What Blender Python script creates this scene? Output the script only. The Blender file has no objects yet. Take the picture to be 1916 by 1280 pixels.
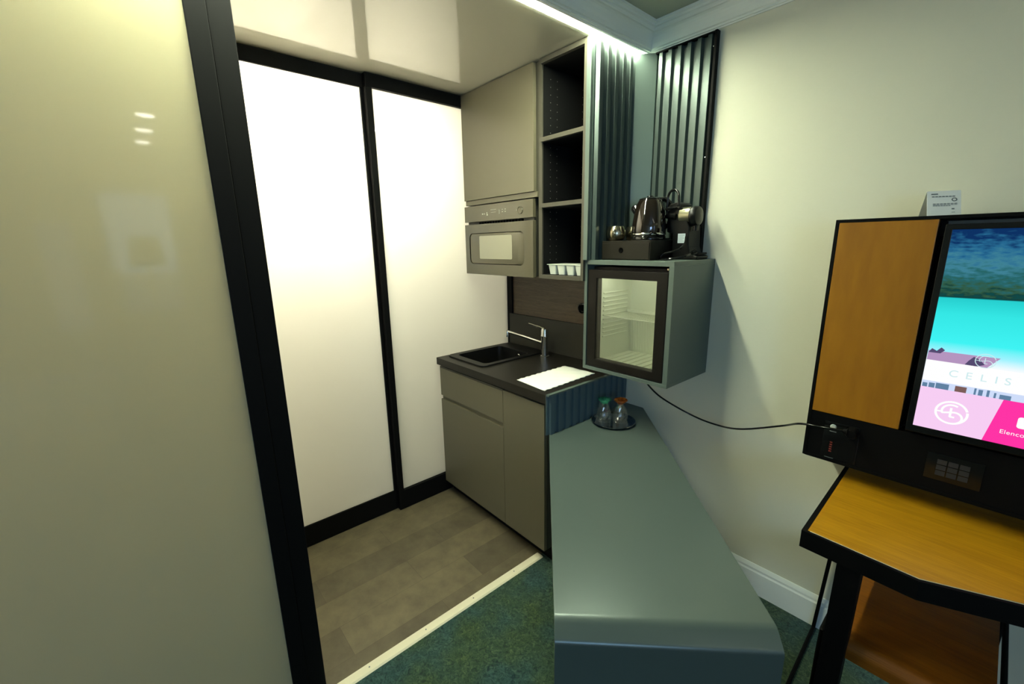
import bpy, bmesh, math, random
from mathutils import Vector, Matrix
random.seed(7)
PI = math.pi
C = bpy.context.scene.collection

# ------------------------------------------------------------------ camera
cam_d = bpy.data.cameras.new('camera')
cam_d.sensor_width = 36.0
cam_d.lens = 801.152 / 1916 * 36.0
cam_d.clip_start = 0.02
cam = bpy.data.objects.new('camera', cam_d)
C.objects.link(cam)
cam.location = (2.19657668, -1.28678589, 1.53859719)
cam.rotation_euler = (1.3472405754, 0.0161094931, 0.8553725965)
bpy.context.scene.camera = cam

# ------------------------------------------------------------------ world, exposure
sc = bpy.context.scene
sc.view_settings.view_transform = 'Standard'
sc.view_settings.look = 'None'
sc.view_settings.gamma = 1.0
sc.view_settings.use_curve_mapping = False
sc.view_settings.exposure = 0.0
sc.cycles.max_bounces = 10
sc.cycles.transparent_max_bounces = 16
sc.cycles.use_denoising = True
w = bpy.data.worlds.new('world')
w.use_nodes = True
w.node_tree.nodes['Background'].inputs[0].default_value = (0.62, 0.75, 0.9, 1)
w.node_tree.nodes['Background'].inputs[1].default_value = 0.05
sc.world = w


def area_light(name, loc, rot, sx, sy, power, col, spread=PI):
    l = bpy.data.lights.new(name, 'AREA')
    l.shape = 'RECTANGLE'
    l.size = sx
    l.size_y = sy
    l.energy = power
    l.color = col
    l.spread = spread
    o = bpy.data.objects.new(name, l)
    o.location = loc
    o.rotation_euler = rot
    C.objects.link(o)
    return o


LED = (0.93, 1.0, 0.74)
WARM = (1.0, 0.93, 0.74)
DAY = (0.38, 0.63, 1.0)
# bathroom ceiling lamp behind the frosted glass doors of the kitchen, then a fill light
area_light('bathroom_backlight', (-0.50, -0.65, 2.12), (0, math.radians(-72), 0), 0.30, 1.2, 105, (1.0, 0.97, 0.86))
area_light('bathroom_backlight', (-0.60, -2.3, 2.20), (0, math.radians(-55), 0), 0.30, 1.3, 150, (1.0, 0.95, 0.80))  # added unseen light that makes the left foreground glass glow from behind
# daylight coming in through the two windows of the far wall
area_light('window_daylight', (5.10, -1.20, 1.50), (0, math.radians(64), 0), 1.2, 0.5, 2.5, DAY)
area_light('window_daylight', (5.10, -3.3, 1.40), (0, math.radians(64), math.radians(-12)), 1.3, 1.3, 62, DAY)

for dx_ in (3.55, 4.04, 4.53):
    l_ = bpy.data.lights.new('downlight_beam', 'SPOT')
    l_.energy = 4
    l_.color = WARM
    l_.spot_size = math.radians(125)
    l_.spot_blend = 0.8
    l_.shadow_soft_size = 0.04
    o_ = bpy.data.objects.new('downlight_beam', l_)
    o_.location = (dx_, -1.07, 2.435)
    C.objects.link(o_)

# ------------------------------------------------------------------ materials
MATS = {}


def mat(name, col, rough=0.5, metal=0.0, coat=0.0, coat_rough=0.05, bump=0.0, bscale=300.0, var=0.0, vscale=6.0,
        spec=0.5, emis=None, estr=0.0, trans=0.0, ior=1.45):
    if name in MATS:
        return MATS[name]
    m = bpy.data.materials.new(name)
    m.use_nodes = True
    nt = m.node_tree
    b = nt.nodes['Principled BSDF']
    b.inputs['Base Color'].default_value = (*col, 1)
    b.inputs['Roughness'].default_value = rough
    b.inputs['Metallic'].default_value = metal
    b.inputs['Coat Weight'].default_value = coat
    b.inputs['Coat Roughness'].default_value = coat_rough
    b.inputs['Specular IOR Level'].default_value = spec
    b.inputs['Transmission Weight'].default_value = trans
    b.inputs['IOR'].default_value = ior
    if emis:
        b.inputs['Emission Color'].default_value = (*emis, 1)
        b.inputs['Emission Strength'].default_value = estr
    tc = nt.nodes.new('ShaderNodeTexCoord')
    n = nt.nodes.new('ShaderNodeTexNoise')
    n.inputs['Scale'].default_value = vscale
    n.inputs['Detail'].default_value = 5
    nt.links.new(tc.outputs['Object'], n.inputs['Vector'])
    v = max(var, 0.015)
    mx = nt.nodes.new('ShaderNodeMix')
    mx.data_type = 'RGBA'
    mx.inputs[6].default_value = tuple(c * (1 - v) for c in col) + (1,)
    mx.inputs[7].default_value = tuple(min(1, c * (1 + v)) for c in col) + (1,)
    nt.links.new(n.outputs['Fac'], mx.inputs[0])
    nt.links.new(mx.outputs[2], b.inputs['Base Color'])
    if bump:
        n2 = nt.nodes.new('ShaderNodeTexNoise')
        n2.inputs['Scale'].default_value = bscale
        nt.links.new(tc.outputs['Object'], n2.inputs['Vector'])
        bp = nt.nodes.new('ShaderNodeBump')
        bp.inputs['Strength'].default_value = bump
        bp.inputs['Distance'].default_value = 0.002
        nt.links.new(n2.outputs['Fac'], bp.inputs['Height'])
        nt.links.new(bp.outputs[0], b.inputs['Normal'])
    MATS[name] = m
    return m


def wood(name, c1, c2, axis='x', scale=9.0, rough=0.35, coat=0.2, stretch=14.0):
    m = bpy.data.materials.new(name)
    m.use_nodes = True
    nt = m.node_tree
    b = nt.nodes['Principled BSDF']
    tc = nt.nodes.new('ShaderNodeTexCoord')
    mp = nt.nodes.new('ShaderNodeMapping')
    s = [stretch] * 3
    s['xyz'.index(axis)] = 1.0
    mp.inputs['Scale'].default_value = s
    nt.links.new(tc.outputs['Object'], mp.inputs[0])
    n = nt.nodes.new('ShaderNodeTexNoise')
    n.inputs['Scale'].default_value = scale / 4
    n.inputs['Detail'].default_value = 7
    n.inputs['Distortion'].default_value = 1.1
    nt.links.new(mp.outputs[0], n.inputs[0])
    n2 = nt.nodes.new('ShaderNodeTexNoise')
    n2.inputs['Scale'].default_value = scale * 2
    n2.inputs['Detail'].default_value = 8
    nt.links.new(mp.outputs[0], n2.inputs[0])
    ad = nt.nodes.new('ShaderNodeMath')
    ad.operation = 'ADD'
    nt.links.new(n.outputs['Fac'], ad.inputs[0])
    nt.links.new(n2.outputs['Fac'], ad.inputs[1])
    r = nt.nodes.new('ShaderNodeValToRGB')
    r.color_ramp.elements[0].position = 0.38
    r.color_ramp.elements[0].color = (*c1, 1)
    r.color_ramp.elements[1].position = 0.66
    r.color_ramp.elements[1].color = (*c2, 1)
    ml = nt.nodes.new('ShaderNodeMath')
    ml.operation = 'MULTIPLY'
    ml.inputs[1].default_value = 0.5
    nt.links.new(ad.outputs[0], ml.inputs[0])
    nt.links.new(ml.outputs[0], r.inputs[0])
    nt.links.new(r.outputs[0], b.inputs['Base Color'])
    b.inputs['Roughness'].default_value = rough
    b.inputs['Coat Weight'].default_value = coat
    b.inputs['Coat Roughness'].default_value = 0.25
    return m


def frosted_glass(name, white=(0.86, 0.85, 0.78), trans=(0.9, 0.88, 0.8), tfac=0.5, gloss_rough=0.04, ior=1.5):
    """white lacquered glass: diffuse + translucent body under a glossy fresnel skin"""
    m = bpy.data.materials.new(name)
    m.use_nodes = True
    nt = m.node_tree
    nt.nodes.clear()
    out = nt.nodes.new('ShaderNodeOutputMaterial')
    d = nt.nodes.new('ShaderNodeBsdfDiffuse')
    tc = nt.nodes.new('ShaderNodeTexCoord')
    n = nt.nodes.new('ShaderNodeTexNoise')
    n.inputs['Scale'].default_value = 3
    nt.links.new(tc.outputs['Object'], n.inputs[0])
    mx = nt.nodes.new('ShaderNodeMix')
    mx.data_type = 'RGBA'
    mx.inputs[6].default_value = tuple(c * 0.985 for c in white) + (1,)
    mx.inputs[7].default_value = (*white, 1)
    nt.links.new(n.outputs['Fac'], mx.inputs[0])
    nt.links.new(mx.outputs[2], d.inputs[0])
    t = nt.nodes.new('ShaderNodeBsdfTranslucent')
    t.inputs[0].default_value = (*trans, 1)
    m1 = nt.nodes.new('ShaderNodeMixShader')
    m1.inputs[0].default_value = tfac
    nt.links.new(d.outputs[0], m1.inputs[1])
    nt.links.new(t.outputs[0], m1.inputs[2])
    g = nt.nodes.new('ShaderNodeBsdfGlossy')
    g.inputs['Roughness'].default_value = gloss_rough
    fr = nt.nodes.new('ShaderNodeFresnel')
    fr.inputs[0].default_value = ior
    m2 = nt.nodes.new('ShaderNodeMixShader')
    nt.links.new(fr.outputs[0], m2.inputs[0])
    nt.links.new(m1.outputs[0], m2.inputs[1])
    nt.links.new(g.outputs[0], m2.inputs[2])
    nt.links.new(m2.outputs[0], out.inputs[0])
    return m


def emission(name, col, strength):
    m = bpy.data.materials.new(name)
    m.use_nodes = True
    nt = m.node_tree
    nt.nodes.clear()
    out = nt.nodes.new('ShaderNodeOutputMaterial')
    e = nt.nodes.new('ShaderNodeEmission')
    e.inputs[0].default_value = (*col, 1)
    e.inputs[1].default_value = strength
    nt.links.new(e.outputs[0], out.inputs[0])
    return m


def vinyl_floor():
    m = bpy.data.materials.new('taupe_vinyl_planks')
    m.use_nodes = True
    nt = m.node_tree
    b = nt.nodes['Principled BSDF']
    tc = nt.nodes.new('ShaderNodeTexCoord')
    mp = nt.nodes.new('ShaderNodeMapping')
    mp.inputs['Rotation'].default_value = (0, 0, PI / 2)
    mp.inputs['Location'].default_value = (0.13, 0.06, 0)
    nt.links.new(tc.outputs['Object'], mp.inputs[0])
    br = nt.nodes.new('ShaderNodeTexBrick')
    br.inputs['Color1'].default_value = (0.155, 0.127, 0.076, 1)
    br.inputs['Color2'].default_value = (0.095, 0.078, 0.049, 1)
    br.inputs['Mortar'].default_value = (0.08, 0.065, 0.042, 1)
    br.inputs['Scale'].default_value = 1.0
    br.inputs['Mortar Size'].default_value = 0.0008
    br.inputs['Mortar Smooth'].default_value = 0.3
    br.inputs['Brick Width'].default_value = 0.62
    br.inputs['Row Height'].default_value = 0.165
    br.offset = 0.37
    nt.links.new(mp.outputs[0], br.inputs[0])
    n = nt.nodes.new('ShaderNodeTexNoise')
    n.inputs['Scale'].default_value = 9
    n.inputs['Detail'].default_value = 9
    n.inputs['Roughness'].default_value = 0.65
    nt.links.new(tc.outputs['Object'], n.inputs[0])
    r = nt.nodes.new('ShaderNodeValToRGB')
    r.color_ramp.elements[0].position = 0.3
    r.color_ramp.elements[0].color = (0.62, 0.6, 0.6, 1)
    r.color_ramp.elements[1].position = 0.7
    r.color_ramp.elements[1].color = (1.25, 1.25, 1.2, 1)
    nt.links.new(n.outputs['Fac'], r.inputs[0])
    mx = nt.nodes.new('ShaderNodeMix')
    mx.data_type = 'RGBA'
    mx.blend_type = 'MULTIPLY'
    mx.inputs[0].default_value = 0.8
    nt.links.new(br.outputs[0], mx.inputs[6])
    nt.links.new(r.outputs[0], mx.inputs[7])
    nt.links.new(mx.outputs[2], b.inputs['Base Color'])
    b.inputs['Roughness'].default_value = 0.5
    return m


def carpet_mat():
    m = bpy.data.materials.new('teal_green_carpet')
    m.use_nodes = True
    nt = m.node_tree
    b = nt.nodes['Principled BSDF']
    tc = nt.nodes.new('ShaderNodeTexCoord')
    n = nt.nodes.new('ShaderNodeTexNoise')
    n.inputs['Scale'].default_value = 55
    n.inputs['Detail'].default_value = 8
    n.inputs['Roughness'].default_value = 0.75
    n.inputs['Distortion'].default_value = 1.5
    nt.links.new(tc.outputs['Object'], n.inputs[0])
    r = nt.nodes.new('ShaderNodeValToRGB')
    e = r.color_ramp.elements
    e[0].position = 0.36
    e[0].color = (0.008, 0.022, 0.021, 1)
    e[1].position = 0.66
    e[1].color = (0.085, 0.135, 0.085, 1)
    k = e.new(0.5)
    k.color = (0.028, 0.064, 0.046, 1)
    nt.links.new(n.outputs['Fac'], r.inputs[0])
    n2 = nt.nodes.new('ShaderNodeTexNoise')
    n2.inputs['Scale'].default_value = 5
    n2.inputs['Detail'].default_value = 3
    nt.links.new(tc.outputs['Object'], n2.inputs[0])
    r2 = nt.nodes.new('ShaderNodeValToRGB')
    e = r2.color_ramp.elements
    e[0].position = 0.35
    e[0].color = (0.75, 0.95, 1.25, 1)
    e[1].position = 0.68
    e[1].color = (1.3, 1.1, 0.6, 1)
    k = e.new(0.5)
    k.color = (1, 1, 0.9, 1)
    nt.links.new(n2.outputs['Fac'], r2.inputs[0])
    mx = nt.nodes.new('ShaderNodeMix')
    mx.data_type = 'RGBA'
    mx.blend_type = 'MULTIPLY'
    mx.inputs[0].default_value = 1
    nt.links.new(r.outputs[0], mx.inputs[6])
    nt.links.new(r2.outputs[0], mx.inputs[7])
    nt.links.new(mx.outputs[2], b.inputs['Base Color'])
    b.inputs['Roughness'].default_value = 0.95
    b.inputs['Specular IOR Level'].default_value = 0.1
    b.inputs['Sheen Weight'].default_value = 0.25
    bp = nt.nodes.new('ShaderNodeBump')
    bp.inputs['Strength'].default_value = 0.7
    bp.inputs['Distance'].default_value = 0.004
    nt.links.new(n.outputs['Fac'], bp.inputs['Height'])
    nt.links.new(bp.outputs[0], b.inputs['Normal'])
    return m


def screen_mat():
    """picture on the television: forest, turquoise lake, terrace, in metres over the panel"""
    m = bpy.data.materials.new('lake_picture_on_screen')
    m.use_nodes = True
    nt = m.node_tree
    nt.nodes.clear()
    out = nt.nodes.new('ShaderNodeOutputMaterial')
    em = nt.nodes.new('ShaderNodeEmission')
    em.inputs[1].default_value = 1.0
    tc = nt.nodes.new('ShaderNodeTexCoord')
    sx = nt.nodes.new('ShaderNodeSeparateXYZ')
    nt.links.new(tc.outputs['Object'], sx.inputs[0])
    n = nt.nodes.new('ShaderNodeTexNoise')
    n.inputs['Scale'].default_value = 70
    n.inputs['Detail'].default_value = 4
    mp = nt.nodes.new('ShaderNodeMapping')
    mp.inputs['Scale'].default_value = (0.55, 1, 1.5)
    nt.links.new(tc.outputs['Object'], mp.inputs[0])
    nt.links.new(mp.outputs[0], n.inputs[0])
    # wobble the height with noise only in the forest
    sub = nt.nodes.new('ShaderNodeMath')
    sub.operation = 'SUBTRACT'
    sub.inputs[1].default_value = 0.5
    nt.links.new(n.outputs['Fac'], sub.inputs[0])
    gt = nt.nodes.new('ShaderNodeMath')
    gt.operation = 'GREATER_THAN'
    gt.inputs[1].default_value = 0.379
    nt.links.new(sx.outputs[2], gt.inputs[0])
    m1 = nt.nodes.new('ShaderNodeMath')
    m1.operation = 'MULTIPLY'
    nt.links.new(sub.outputs[0], m1.inputs[0])
    nt.links.new(gt.outputs[0], m1.inputs[1])
    m2 = nt.nodes.new('ShaderNodeMath')
    m2.operation = 'MULTIPLY_ADD'
    m2.inputs[1].default_value = 0.16
    nt.links.new(m1.outputs[0], m2.inputs[0])
    nt.links.new(sx.outputs[2], m2.inputs[2])
    m3 = nt.nodes.new('ShaderNodeMath')
    m3.operation = 'MULTIPLY'
    m3.inputs[1].default_value = 0.3765
    nt.links.new(gt.outputs[0], m3.inputs[0])
    m4 = nt.nodes.new('ShaderNodeMath')
    m4.operation = 'MAXIMUM'
    nt.links.new(m2.outputs[0], m4.inputs[0])
    nt.links.new(m3.outputs[0], m4.inputs[1])
    sc_ = nt.nodes.new('ShaderNodeMath')
    sc_.operation = 'DIVIDE'
    sc_.inputs[1].default_value = 0.552
    nt.links.new(m4.outputs[0], sc_.inputs[0])
    r = nt.nodes.new('ShaderNodeValToRGB')
    cr = r.color_ramp
    stops = [(0.00, (0.95, 0.93, 1.0)), (0.36, (0.90, 0.97, 1.0)), (0.405, (0.35, 0.9, 1.0)), (0.46, (0.05, 0.90, 0.90)), (0.60, (0.035, 0.80, 0.78)),
             (0.676, (0.02, 0.62, 0.62)), (0.68, (0.004, 0.045, 0.045)), (0.72, (0.03, 0.10, 0.055)), (0.77, (0.02, 0.13, 0.14)),
             (0.84, (0.05, 0.22, 0.30)), (0.91, (0.02, 0.14, 0.28)), (0.98, (0.004, 0.03, 0.12))]
    cr.elements[0].position = 0
    cr.elements[0].color = (*stops[0][1], 1)
    cr.elements[1].position = stops[-1][0]
    cr.elements[1].color = (*stops[-1][1], 1)
    for p, c in stops[1:-1]:
        cr.elements.new(p).color = (*c, 1)
    nt.links.new(sc_.outputs[0], r.inputs[0])
    nt.links.new(r.outputs[0], em.inputs[0])
    nt.links.new(em.outputs[0], out.inputs[0])
    return m


M_cream = mat('cream_wall_paint', (0.70, 0.69, 0.55), 0.75, bump=0.15, bscale=90)
M_white = mat('white_trim_paint', (0.82, 0.86, 0.80), 0.45)
M_ceil = mat('gloss_stretch_ceiling', (0.42, 0.41, 0.33), 0.35, coat=1.0, coat_rough=0.012, spec=0.3)
M_rceil = mat('room_ceiling_paint', (0.42, 0.45, 0.37), 0.6)
M_black = mat('black_anodised_frame', (0.004, 0.004, 0.004), 0.6, spec=0.12)
M_blackg = mat('black_gloss_plastic', (0.006, 0.006, 0.006), 0.12)
M_blackm = mat('black_matt_metal', (0.0025, 0.0025, 0.0025), 0.6, spec=0.12)
M_taupe = mat('taupe_grey_cabinet_front', (0.138, 0.123, 0.078), 0.42)
M_taupedk = mat('taupe_grey_carcass', (0.065, 0.060, 0.043), 0.5)
M_inner = mat('black_shelf_interior', (0.006, 0.006, 0.006), 0.7, spec=0.2)
M_worktop = mat('black_brown_worktop', (0.011, 0.0095, 0.007), 0.42, spec=0.35)
M_upstand = mat('dark_grey_upstand', (0.035, 0.032, 0.024), 0.42, spec=0.35)
M_teal = mat('teal_grey_sheet_metal', (0.10, 0.135, 0.118), 0.36, metal=0.15, var=0.05, vscale=3)
M_tealc = mat('teal_grey_counter_metal', (0.090, 0.122, 0.113), 0.30, metal=0.25, var=0.04, vscale=2)
M_rib = mat('dark_teal_corrugated_metal', (0.075, 0.10, 0.092), 0.32, metal=0.4, var=0.05)
M_ribd = mat('dark_blue_corrugated_metal', (0.075, 0.12, 0.14), 0.35, metal=0.1, var=0.05)
M_sink = mat('black_granite_sink', (0.004, 0.004, 0.004), 0.45, spec=0.3, bump=0.2, bscale=500)
M_chrome = mat('polished_chrome', (0.80, 0.80, 0.77), 0.17, metal=1.0)
M_steel = mat('brushed_bronze_steel', (0.42, 0.38, 0.27), 0.22, metal=1.0)
M_strip = mat('cream_threshold_strip', (0.80, 0.75, 0.56), 0.5)
M_paper = mat('white_paper', (0.92, 0.93, 0.86), 0.9)
M_plastic = mat('white_plastic', (0.62, 0.66, 0.58), 0.4)
M_fridgein = mat('white_fridge_liner', (0.85, 0.86, 0.74), 0.5)
M_fdoor = mat('black_brown_fridge_door', (0.005, 0.004, 0.003), 0.45, spec=0.25)
M_mw = mat('taupe_microwave_glass', (0.10, 0.088, 0.054), 0.22, coat=0.3)
M_mwwin = mat('beige_grey_microwave_window', (0.36, 0.34, 0.245), 0.25, coat=0.4)
M_glyph = mat('pale_print', (0.55, 0.55, 0.45), 0.5)
M_greyprint = mat('grey_print', (0.17, 0.19, 0.18), 0.6)
M_red = mat('red_print', (0.22, 0.03, 0.02), 0.5)
M_sticker = mat('white_sticker', (0.45, 0.52, 0.55), 0.5)
M_box = mat('dark_brown_leatherette', (0.014, 0.012, 0.008), 0.5, spec=0.2, bump=0.1, bscale=400)
M_gap = mat('black_gap', (0.003, 0.003, 0.003), 0.9, spec=0.0)
M_curtain = mat('beige_curtain_cloth', (0.62, 0.58, 0.44), 0.9)
M_bed = mat('grey_bed_cover', (0.25, 0.27, 0.24), 0.9)
M_towel = mat('white_towel_cloth', (0.75, 0.76, 0.72), 0.95, bump=0.6, bscale=250)
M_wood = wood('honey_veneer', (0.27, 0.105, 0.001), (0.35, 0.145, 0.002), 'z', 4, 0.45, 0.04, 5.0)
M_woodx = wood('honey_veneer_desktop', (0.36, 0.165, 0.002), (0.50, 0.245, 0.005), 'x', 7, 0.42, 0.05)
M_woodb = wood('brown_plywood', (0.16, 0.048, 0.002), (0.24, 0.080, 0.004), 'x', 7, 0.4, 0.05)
M_walnut = wood('walnut_back_panel', (0.055, 0.033, 0.015), (0.13, 0.082, 0.042), 'x', 14, 0.45, 0.1, 18)
M_glassdoor = frosted_glass('frosted_white_glass_backlit', (0.72, 0.71, 0.62), (0.93, 0.90, 0.82), 0.62)
M_glassleft = frosted_glass('lacquered_white_glass', (0.66, 0.61, 0.41), (0.90, 0.83, 0.60), 0.48)
M_vinyl = vinyl_floor()
M_carpet = carpet_mat()
M_led = emission('led_diffuser', LED, 175.0)
M_spot = emission('downlight_lens', (1.0, 0.96, 0.85), 30.0)
M_pane = emission('daylight_pane', (0.72, 0.85, 1.0), 0.65)
M_glass = mat('clear_glass', (1, 1, 1), 0.0, trans=1.0, ior=1.45)
M_glassg = mat('green_glass', (0.45, 0.97, 0.86), 0.0, trans=1.0)
M_glasso = mat('amber_glass', (0.95, 0.40, 0.08), 0.0, trans=1.0)


def thin_glass(name='fridge_door_pane', col=(0.93, 0.95, 0.91), ior=1.4):
    m = bpy.data.materials.new(name)
    m.use_nodes = True
    nt = m.node_tree
    nt.nodes.clear()
    out = nt.nodes.new('ShaderNodeOutputMaterial')
    t = nt.nodes.new('ShaderNodeBsdfTransparent')
    t.inputs[0].default_value = (*col, 1)
    g = nt.nodes.new('ShaderNodeBsdfGlossy')
    g.inputs['Roughness'].default_value = 0.02
    fr = nt.nodes.new('ShaderNodeFresnel')
    fr.inputs[0].default_value = ior
    mx = nt.nodes.new('ShaderNodeMixShader')
    nt.links.new(fr.outputs[0], mx.inputs[0])
    nt.links.new(t.outputs[0], mx.inputs[1])
    nt.links.new(g.outputs[0], mx.inputs[2])
    nt.links.new(mx.outputs[0], out.inputs[0])
    return m


M_pane_f = thin_glass()


def cut_glass(name, tint, body, fbody, fgloss):
    m = bpy.data.materials.new(name)
    m.use_nodes = True
    nt = m.node_tree
    nt.nodes.clear()
    out = nt.nodes.new('ShaderNodeOutputMaterial')
    t = nt.nodes.new('ShaderNodeBsdfTransparent')
    t.inputs[0].default_value = (*tint, 1)
    d = nt.nodes.new('ShaderNodeBsdfTranslucent')
    tc = nt.nodes.new('ShaderNodeTexCoord')
    n = nt.nodes.new('ShaderNodeTexNoise')
    n.inputs['Scale'].default_value = 90
    nt.links.new(tc.outputs['Object'], n.inputs[0])
    mc = nt.nodes.new('ShaderNodeMix')
    mc.data_type = 'RGBA'
    mc.inputs[6].default_value = tuple(c * 0.7 for c in body) + (1,)
    mc.inputs[7].default_value = (*body, 1)
    nt.links.new(n.outputs['Fac'], mc.inputs[0])
    nt.links.new(mc.outputs[2], d.inputs[0])
    g = nt.nodes.new('ShaderNodeBsdfGlossy')
    g.inputs['Roughness'].default_value = 0.08
    m1 = nt.nodes.new('ShaderNodeMixShader')
    m1.inputs[0].default_value = fbody
    nt.links.new(t.outputs[0], m1.inputs[1])
    nt.links.new(d.outputs[0], m1.inputs[2])
    m2 = nt.nodes.new('ShaderNodeMixShader')
    m2.inputs[0].default_value = fgloss
    nt.links.new(m1.outputs[0], m2.inputs[1])
    nt.links.new(g.outputs[0], m2.inputs[2])
    nt.links.new(m2.outputs[0], out.inputs[0])
    return m


M_glass = cut_glass('clear_tumbler_glass', (0.97, 0.98, 0.97), (0.9, 0.93, 0.9), 0.06, 0.13)
M_glassg = cut_glass('green_tumbler_glass', (0.45, 0.88, 0.74), (0.25, 0.85, 0.65), 0.35, 0.12)
M_glasso = cut_glass('amber_tumbler_glass', (0.95, 0.50, 0.20), (0.95, 0.42, 0.12), 0.35, 0.12)


# ------------------------------------------------------------------ mesh helpers
class MB:
    def __init__(s):
        s.v = []
        s.f = []
        s.sm = []

    def add(s, vs, fs, smooth=False):
        o = len(s.v)
        s.v += [tuple(v) for v in vs]
        s.f += [tuple(i + o for i in f) for f in fs]
        s.sm += [smooth] * len(fs)
        return s

    def box(s, x0, x1, y0, y1, z0, z1):
        return s.add([(x0, y0, z0), (x1, y0, z0), (x1, y1, z0), (x0, y1, z0), (x0, y0, z1), (x1, y0, z1), (x1, y1, z1), (x0, y1, z1)],
                     [(0, 3, 2, 1), (4, 5, 6, 7), (0, 1, 5, 4), (1, 2, 6, 5), (2, 3, 7, 6), (3, 0, 4, 7)])

    def prism(s, poly, z0, z1, M=None, smooth=False):
        """poly: list of 2-D points, extruded z0..z1; M maps local (x,y,z) to world"""
        n = len(poly)
        a = sum(poly[i][0] * poly[(i + 1) % n][1] - poly[(i + 1) % n][0] * poly[i][1] for i in range(n))
        if a < 0:
            poly = poly[::-1]
        vs = [Vector((p[0], p[1], z0)) for p in poly] + [Vector((p[0], p[1], z1)) for p in poly]
        if M is not None:
            vs = [M @ v for v in vs]
        s.add(vs, [tuple(range(n - 1, -1, -1)), tuple(range(n, 2 * n))])
        s.add(vs, [(i, (i + 1) % n, n + (i + 1) % n, n + i) for i in range(n)], smooth)
        return s

    def lathe(s, prof, center, seg=40, M=None, smooth=True, close=False):
        """prof: list of (r, z); revolved about z at center"""
        vs = []
        fs = []
        n = len(prof)
        for j in range(seg):
            a = 2 * PI * j / seg
            for r, z in prof:
                v = Vector((r * math.cos(a), r * math.sin(a), z))
                if M is not None:
                    v = M @ v
                vs.append(v + Vector(center))
        for j in range(seg):
            k = (j + 1) % seg
            for i in range(n if close else n - 1):
                i2 = (i + 1) % n
                fs.append((j * n + i, k * n + i, k * n + i2, j * n + i2))
        return s.add(vs, fs, smooth)

    def disc(s, c, r, axis='z', seg=28, h=0.002, M=None):
        R = {'z': Matrix.Identity(3), 'y': Matrix.Rotation(PI / 2, 3, 'X'), 'x': Matrix.Rotation(PI / 2, 3, 'Y')}[axis]
        if M is not None:
            R = M
        return s.lathe([(0.0001, -h), (r, -h), (r, h), (0.0001, h)], c, seg, R, False)

    def tube(s, pts, r, seg=10, caps=True):
        pts = [Vector(p) for p in pts]
        rs = r if isinstance(r, (list, tuple)) else [r] * len(pts)
        vs = []
        fs = []
        up = None
        for i, p in enumerate(pts):
            t = (pts[min(i + 1, len(pts) - 1)] - pts[max(i - 1, 0)]).normalized()
            if up is None:
                up = t.orthogonal().normalized()
            up = (up - t * up.dot(t)).normalized()
            b = t.cross(up)
            for j in range(seg):
                a = 2 * PI * j / seg
                vs.append(p + (up * math.cos(a) + b * math.sin(a)) * rs[i])
        for i in range(len(pts) - 1):
            for j in range(seg):
                k = (j + 1) % seg
                fs.append((i * seg + j, i * seg + k, (i + 1) * seg + k, (i + 1) * seg + j))
        if caps:
            fs.append(tuple(range(seg - 1, -1, -1)))
            fs.append(tuple((len(pts) - 1) * seg + j for j in range(seg)))
        return s.add(vs, fs, True)

    def build(s, name, m, parent=None, base=None, bevel=0.0, bseg=2, kind=None, label=None):
        me = bpy.data.meshes.new(name)
        off = Vector((0, 0, 0))
        if base is not None:
            off = Vector(base)
        elif parent is not None:
            off = Vector(parent['_w'])
        me.from_pydata([tuple(Vector(v) - off) for v in s.v], [], s.f)
        for p, sm in zip(me.polygons, s.sm):
            p.use_smooth = sm
        me.materials.append(m)
        bm = bmesh.new()
        bm.from_mesh(me)
        bmesh.ops.remove_doubles(bm, verts=bm.verts, dist=1e-6)
        bmesh.ops.recalc_face_normals(bm, faces=bm.faces)
        bm.to_mesh(me)
        bm.free()
        if any(s.sm):
            me.set_sharp_from_angle(angle=math.radians(38))
        o = bpy.data.objects.new(name, me)
        C.objects.link(o)
        if parent is not None:
            o.parent = parent
            o['_w'] = parent['_w']
        else:
            o.location = off
            o['_w'] = list(off)
        if bevel:
            b = o.modifiers.new('bevel', 'BEVEL')
            b.width = bevel
            b.segments = bseg
            b.limit_method = 'ANGLE'
            b.angle_limit = math.radians(35)
            b.harden_normals = False
        if kind:
            o['kind'] = kind
        if label:
            o['label'] = label
        return o


def box(*a):
    return MB().box(*a)


def thing(name, label, cat, base, group=None, kind=None):
    o = bpy.data.objects.new(name, None)
    o.location = base
    o.empty_display_size = 0.05
    o['_w'] = list(base)
    C.objects.link(o)
    if label:
        o['label'] = label
    if cat:
        o['category'] = cat
    if group:
        o['group'] = group
    if kind:
        o['kind'] = kind
    return o


def tag(o, label, cat, group=None):
    o['label'] = label
    o['category'] = cat
    if group:
        o['group'] = group
    return o


def struct(name, mb, m, label=None, bevel=0.0):
    o = mb.build(name, m, bevel=bevel, kind='structure')
    if label:
        o['label'] = label
    return o


def smooth_pts(pts, n=8):
    """Catmull-Rom through pts"""
    P = [Vector(p) for p in pts]
    P = [P[0] * 2 - P[1]] + P + [P[-1] * 2 - P[-2]]
    out = []
    for i in range(1, len(P) - 2):
        for k in range(n):
            t = k / n
            a, b, c, d = P[i - 1], P[i], P[i + 1], P[i + 2]
            out.append(0.5 * ((2 * b) + (c - a) * t + (2 * a - 5 * b + 4 * c - d) * t * t + (3 * b - a - 3 * c + d) * t ** 3))
    out.append(P[-2])
    return out


def rounded(x0, x1, y0, y1, r, n=6):
    pts = []
    for cx, cy, a0 in ((x1 - r, y1 - r, 0), (x0 + r, y1 - r, 90), (x0 + r, y0 + r, 180), (x1 - r, y0 + r, 270)):
        for k in range(n + 1):
            a = math.radians(a0 + 90 * k / n)
            pts.append((cx + r * math.cos(a), cy + r * math.sin(a)))
    return pts


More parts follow.
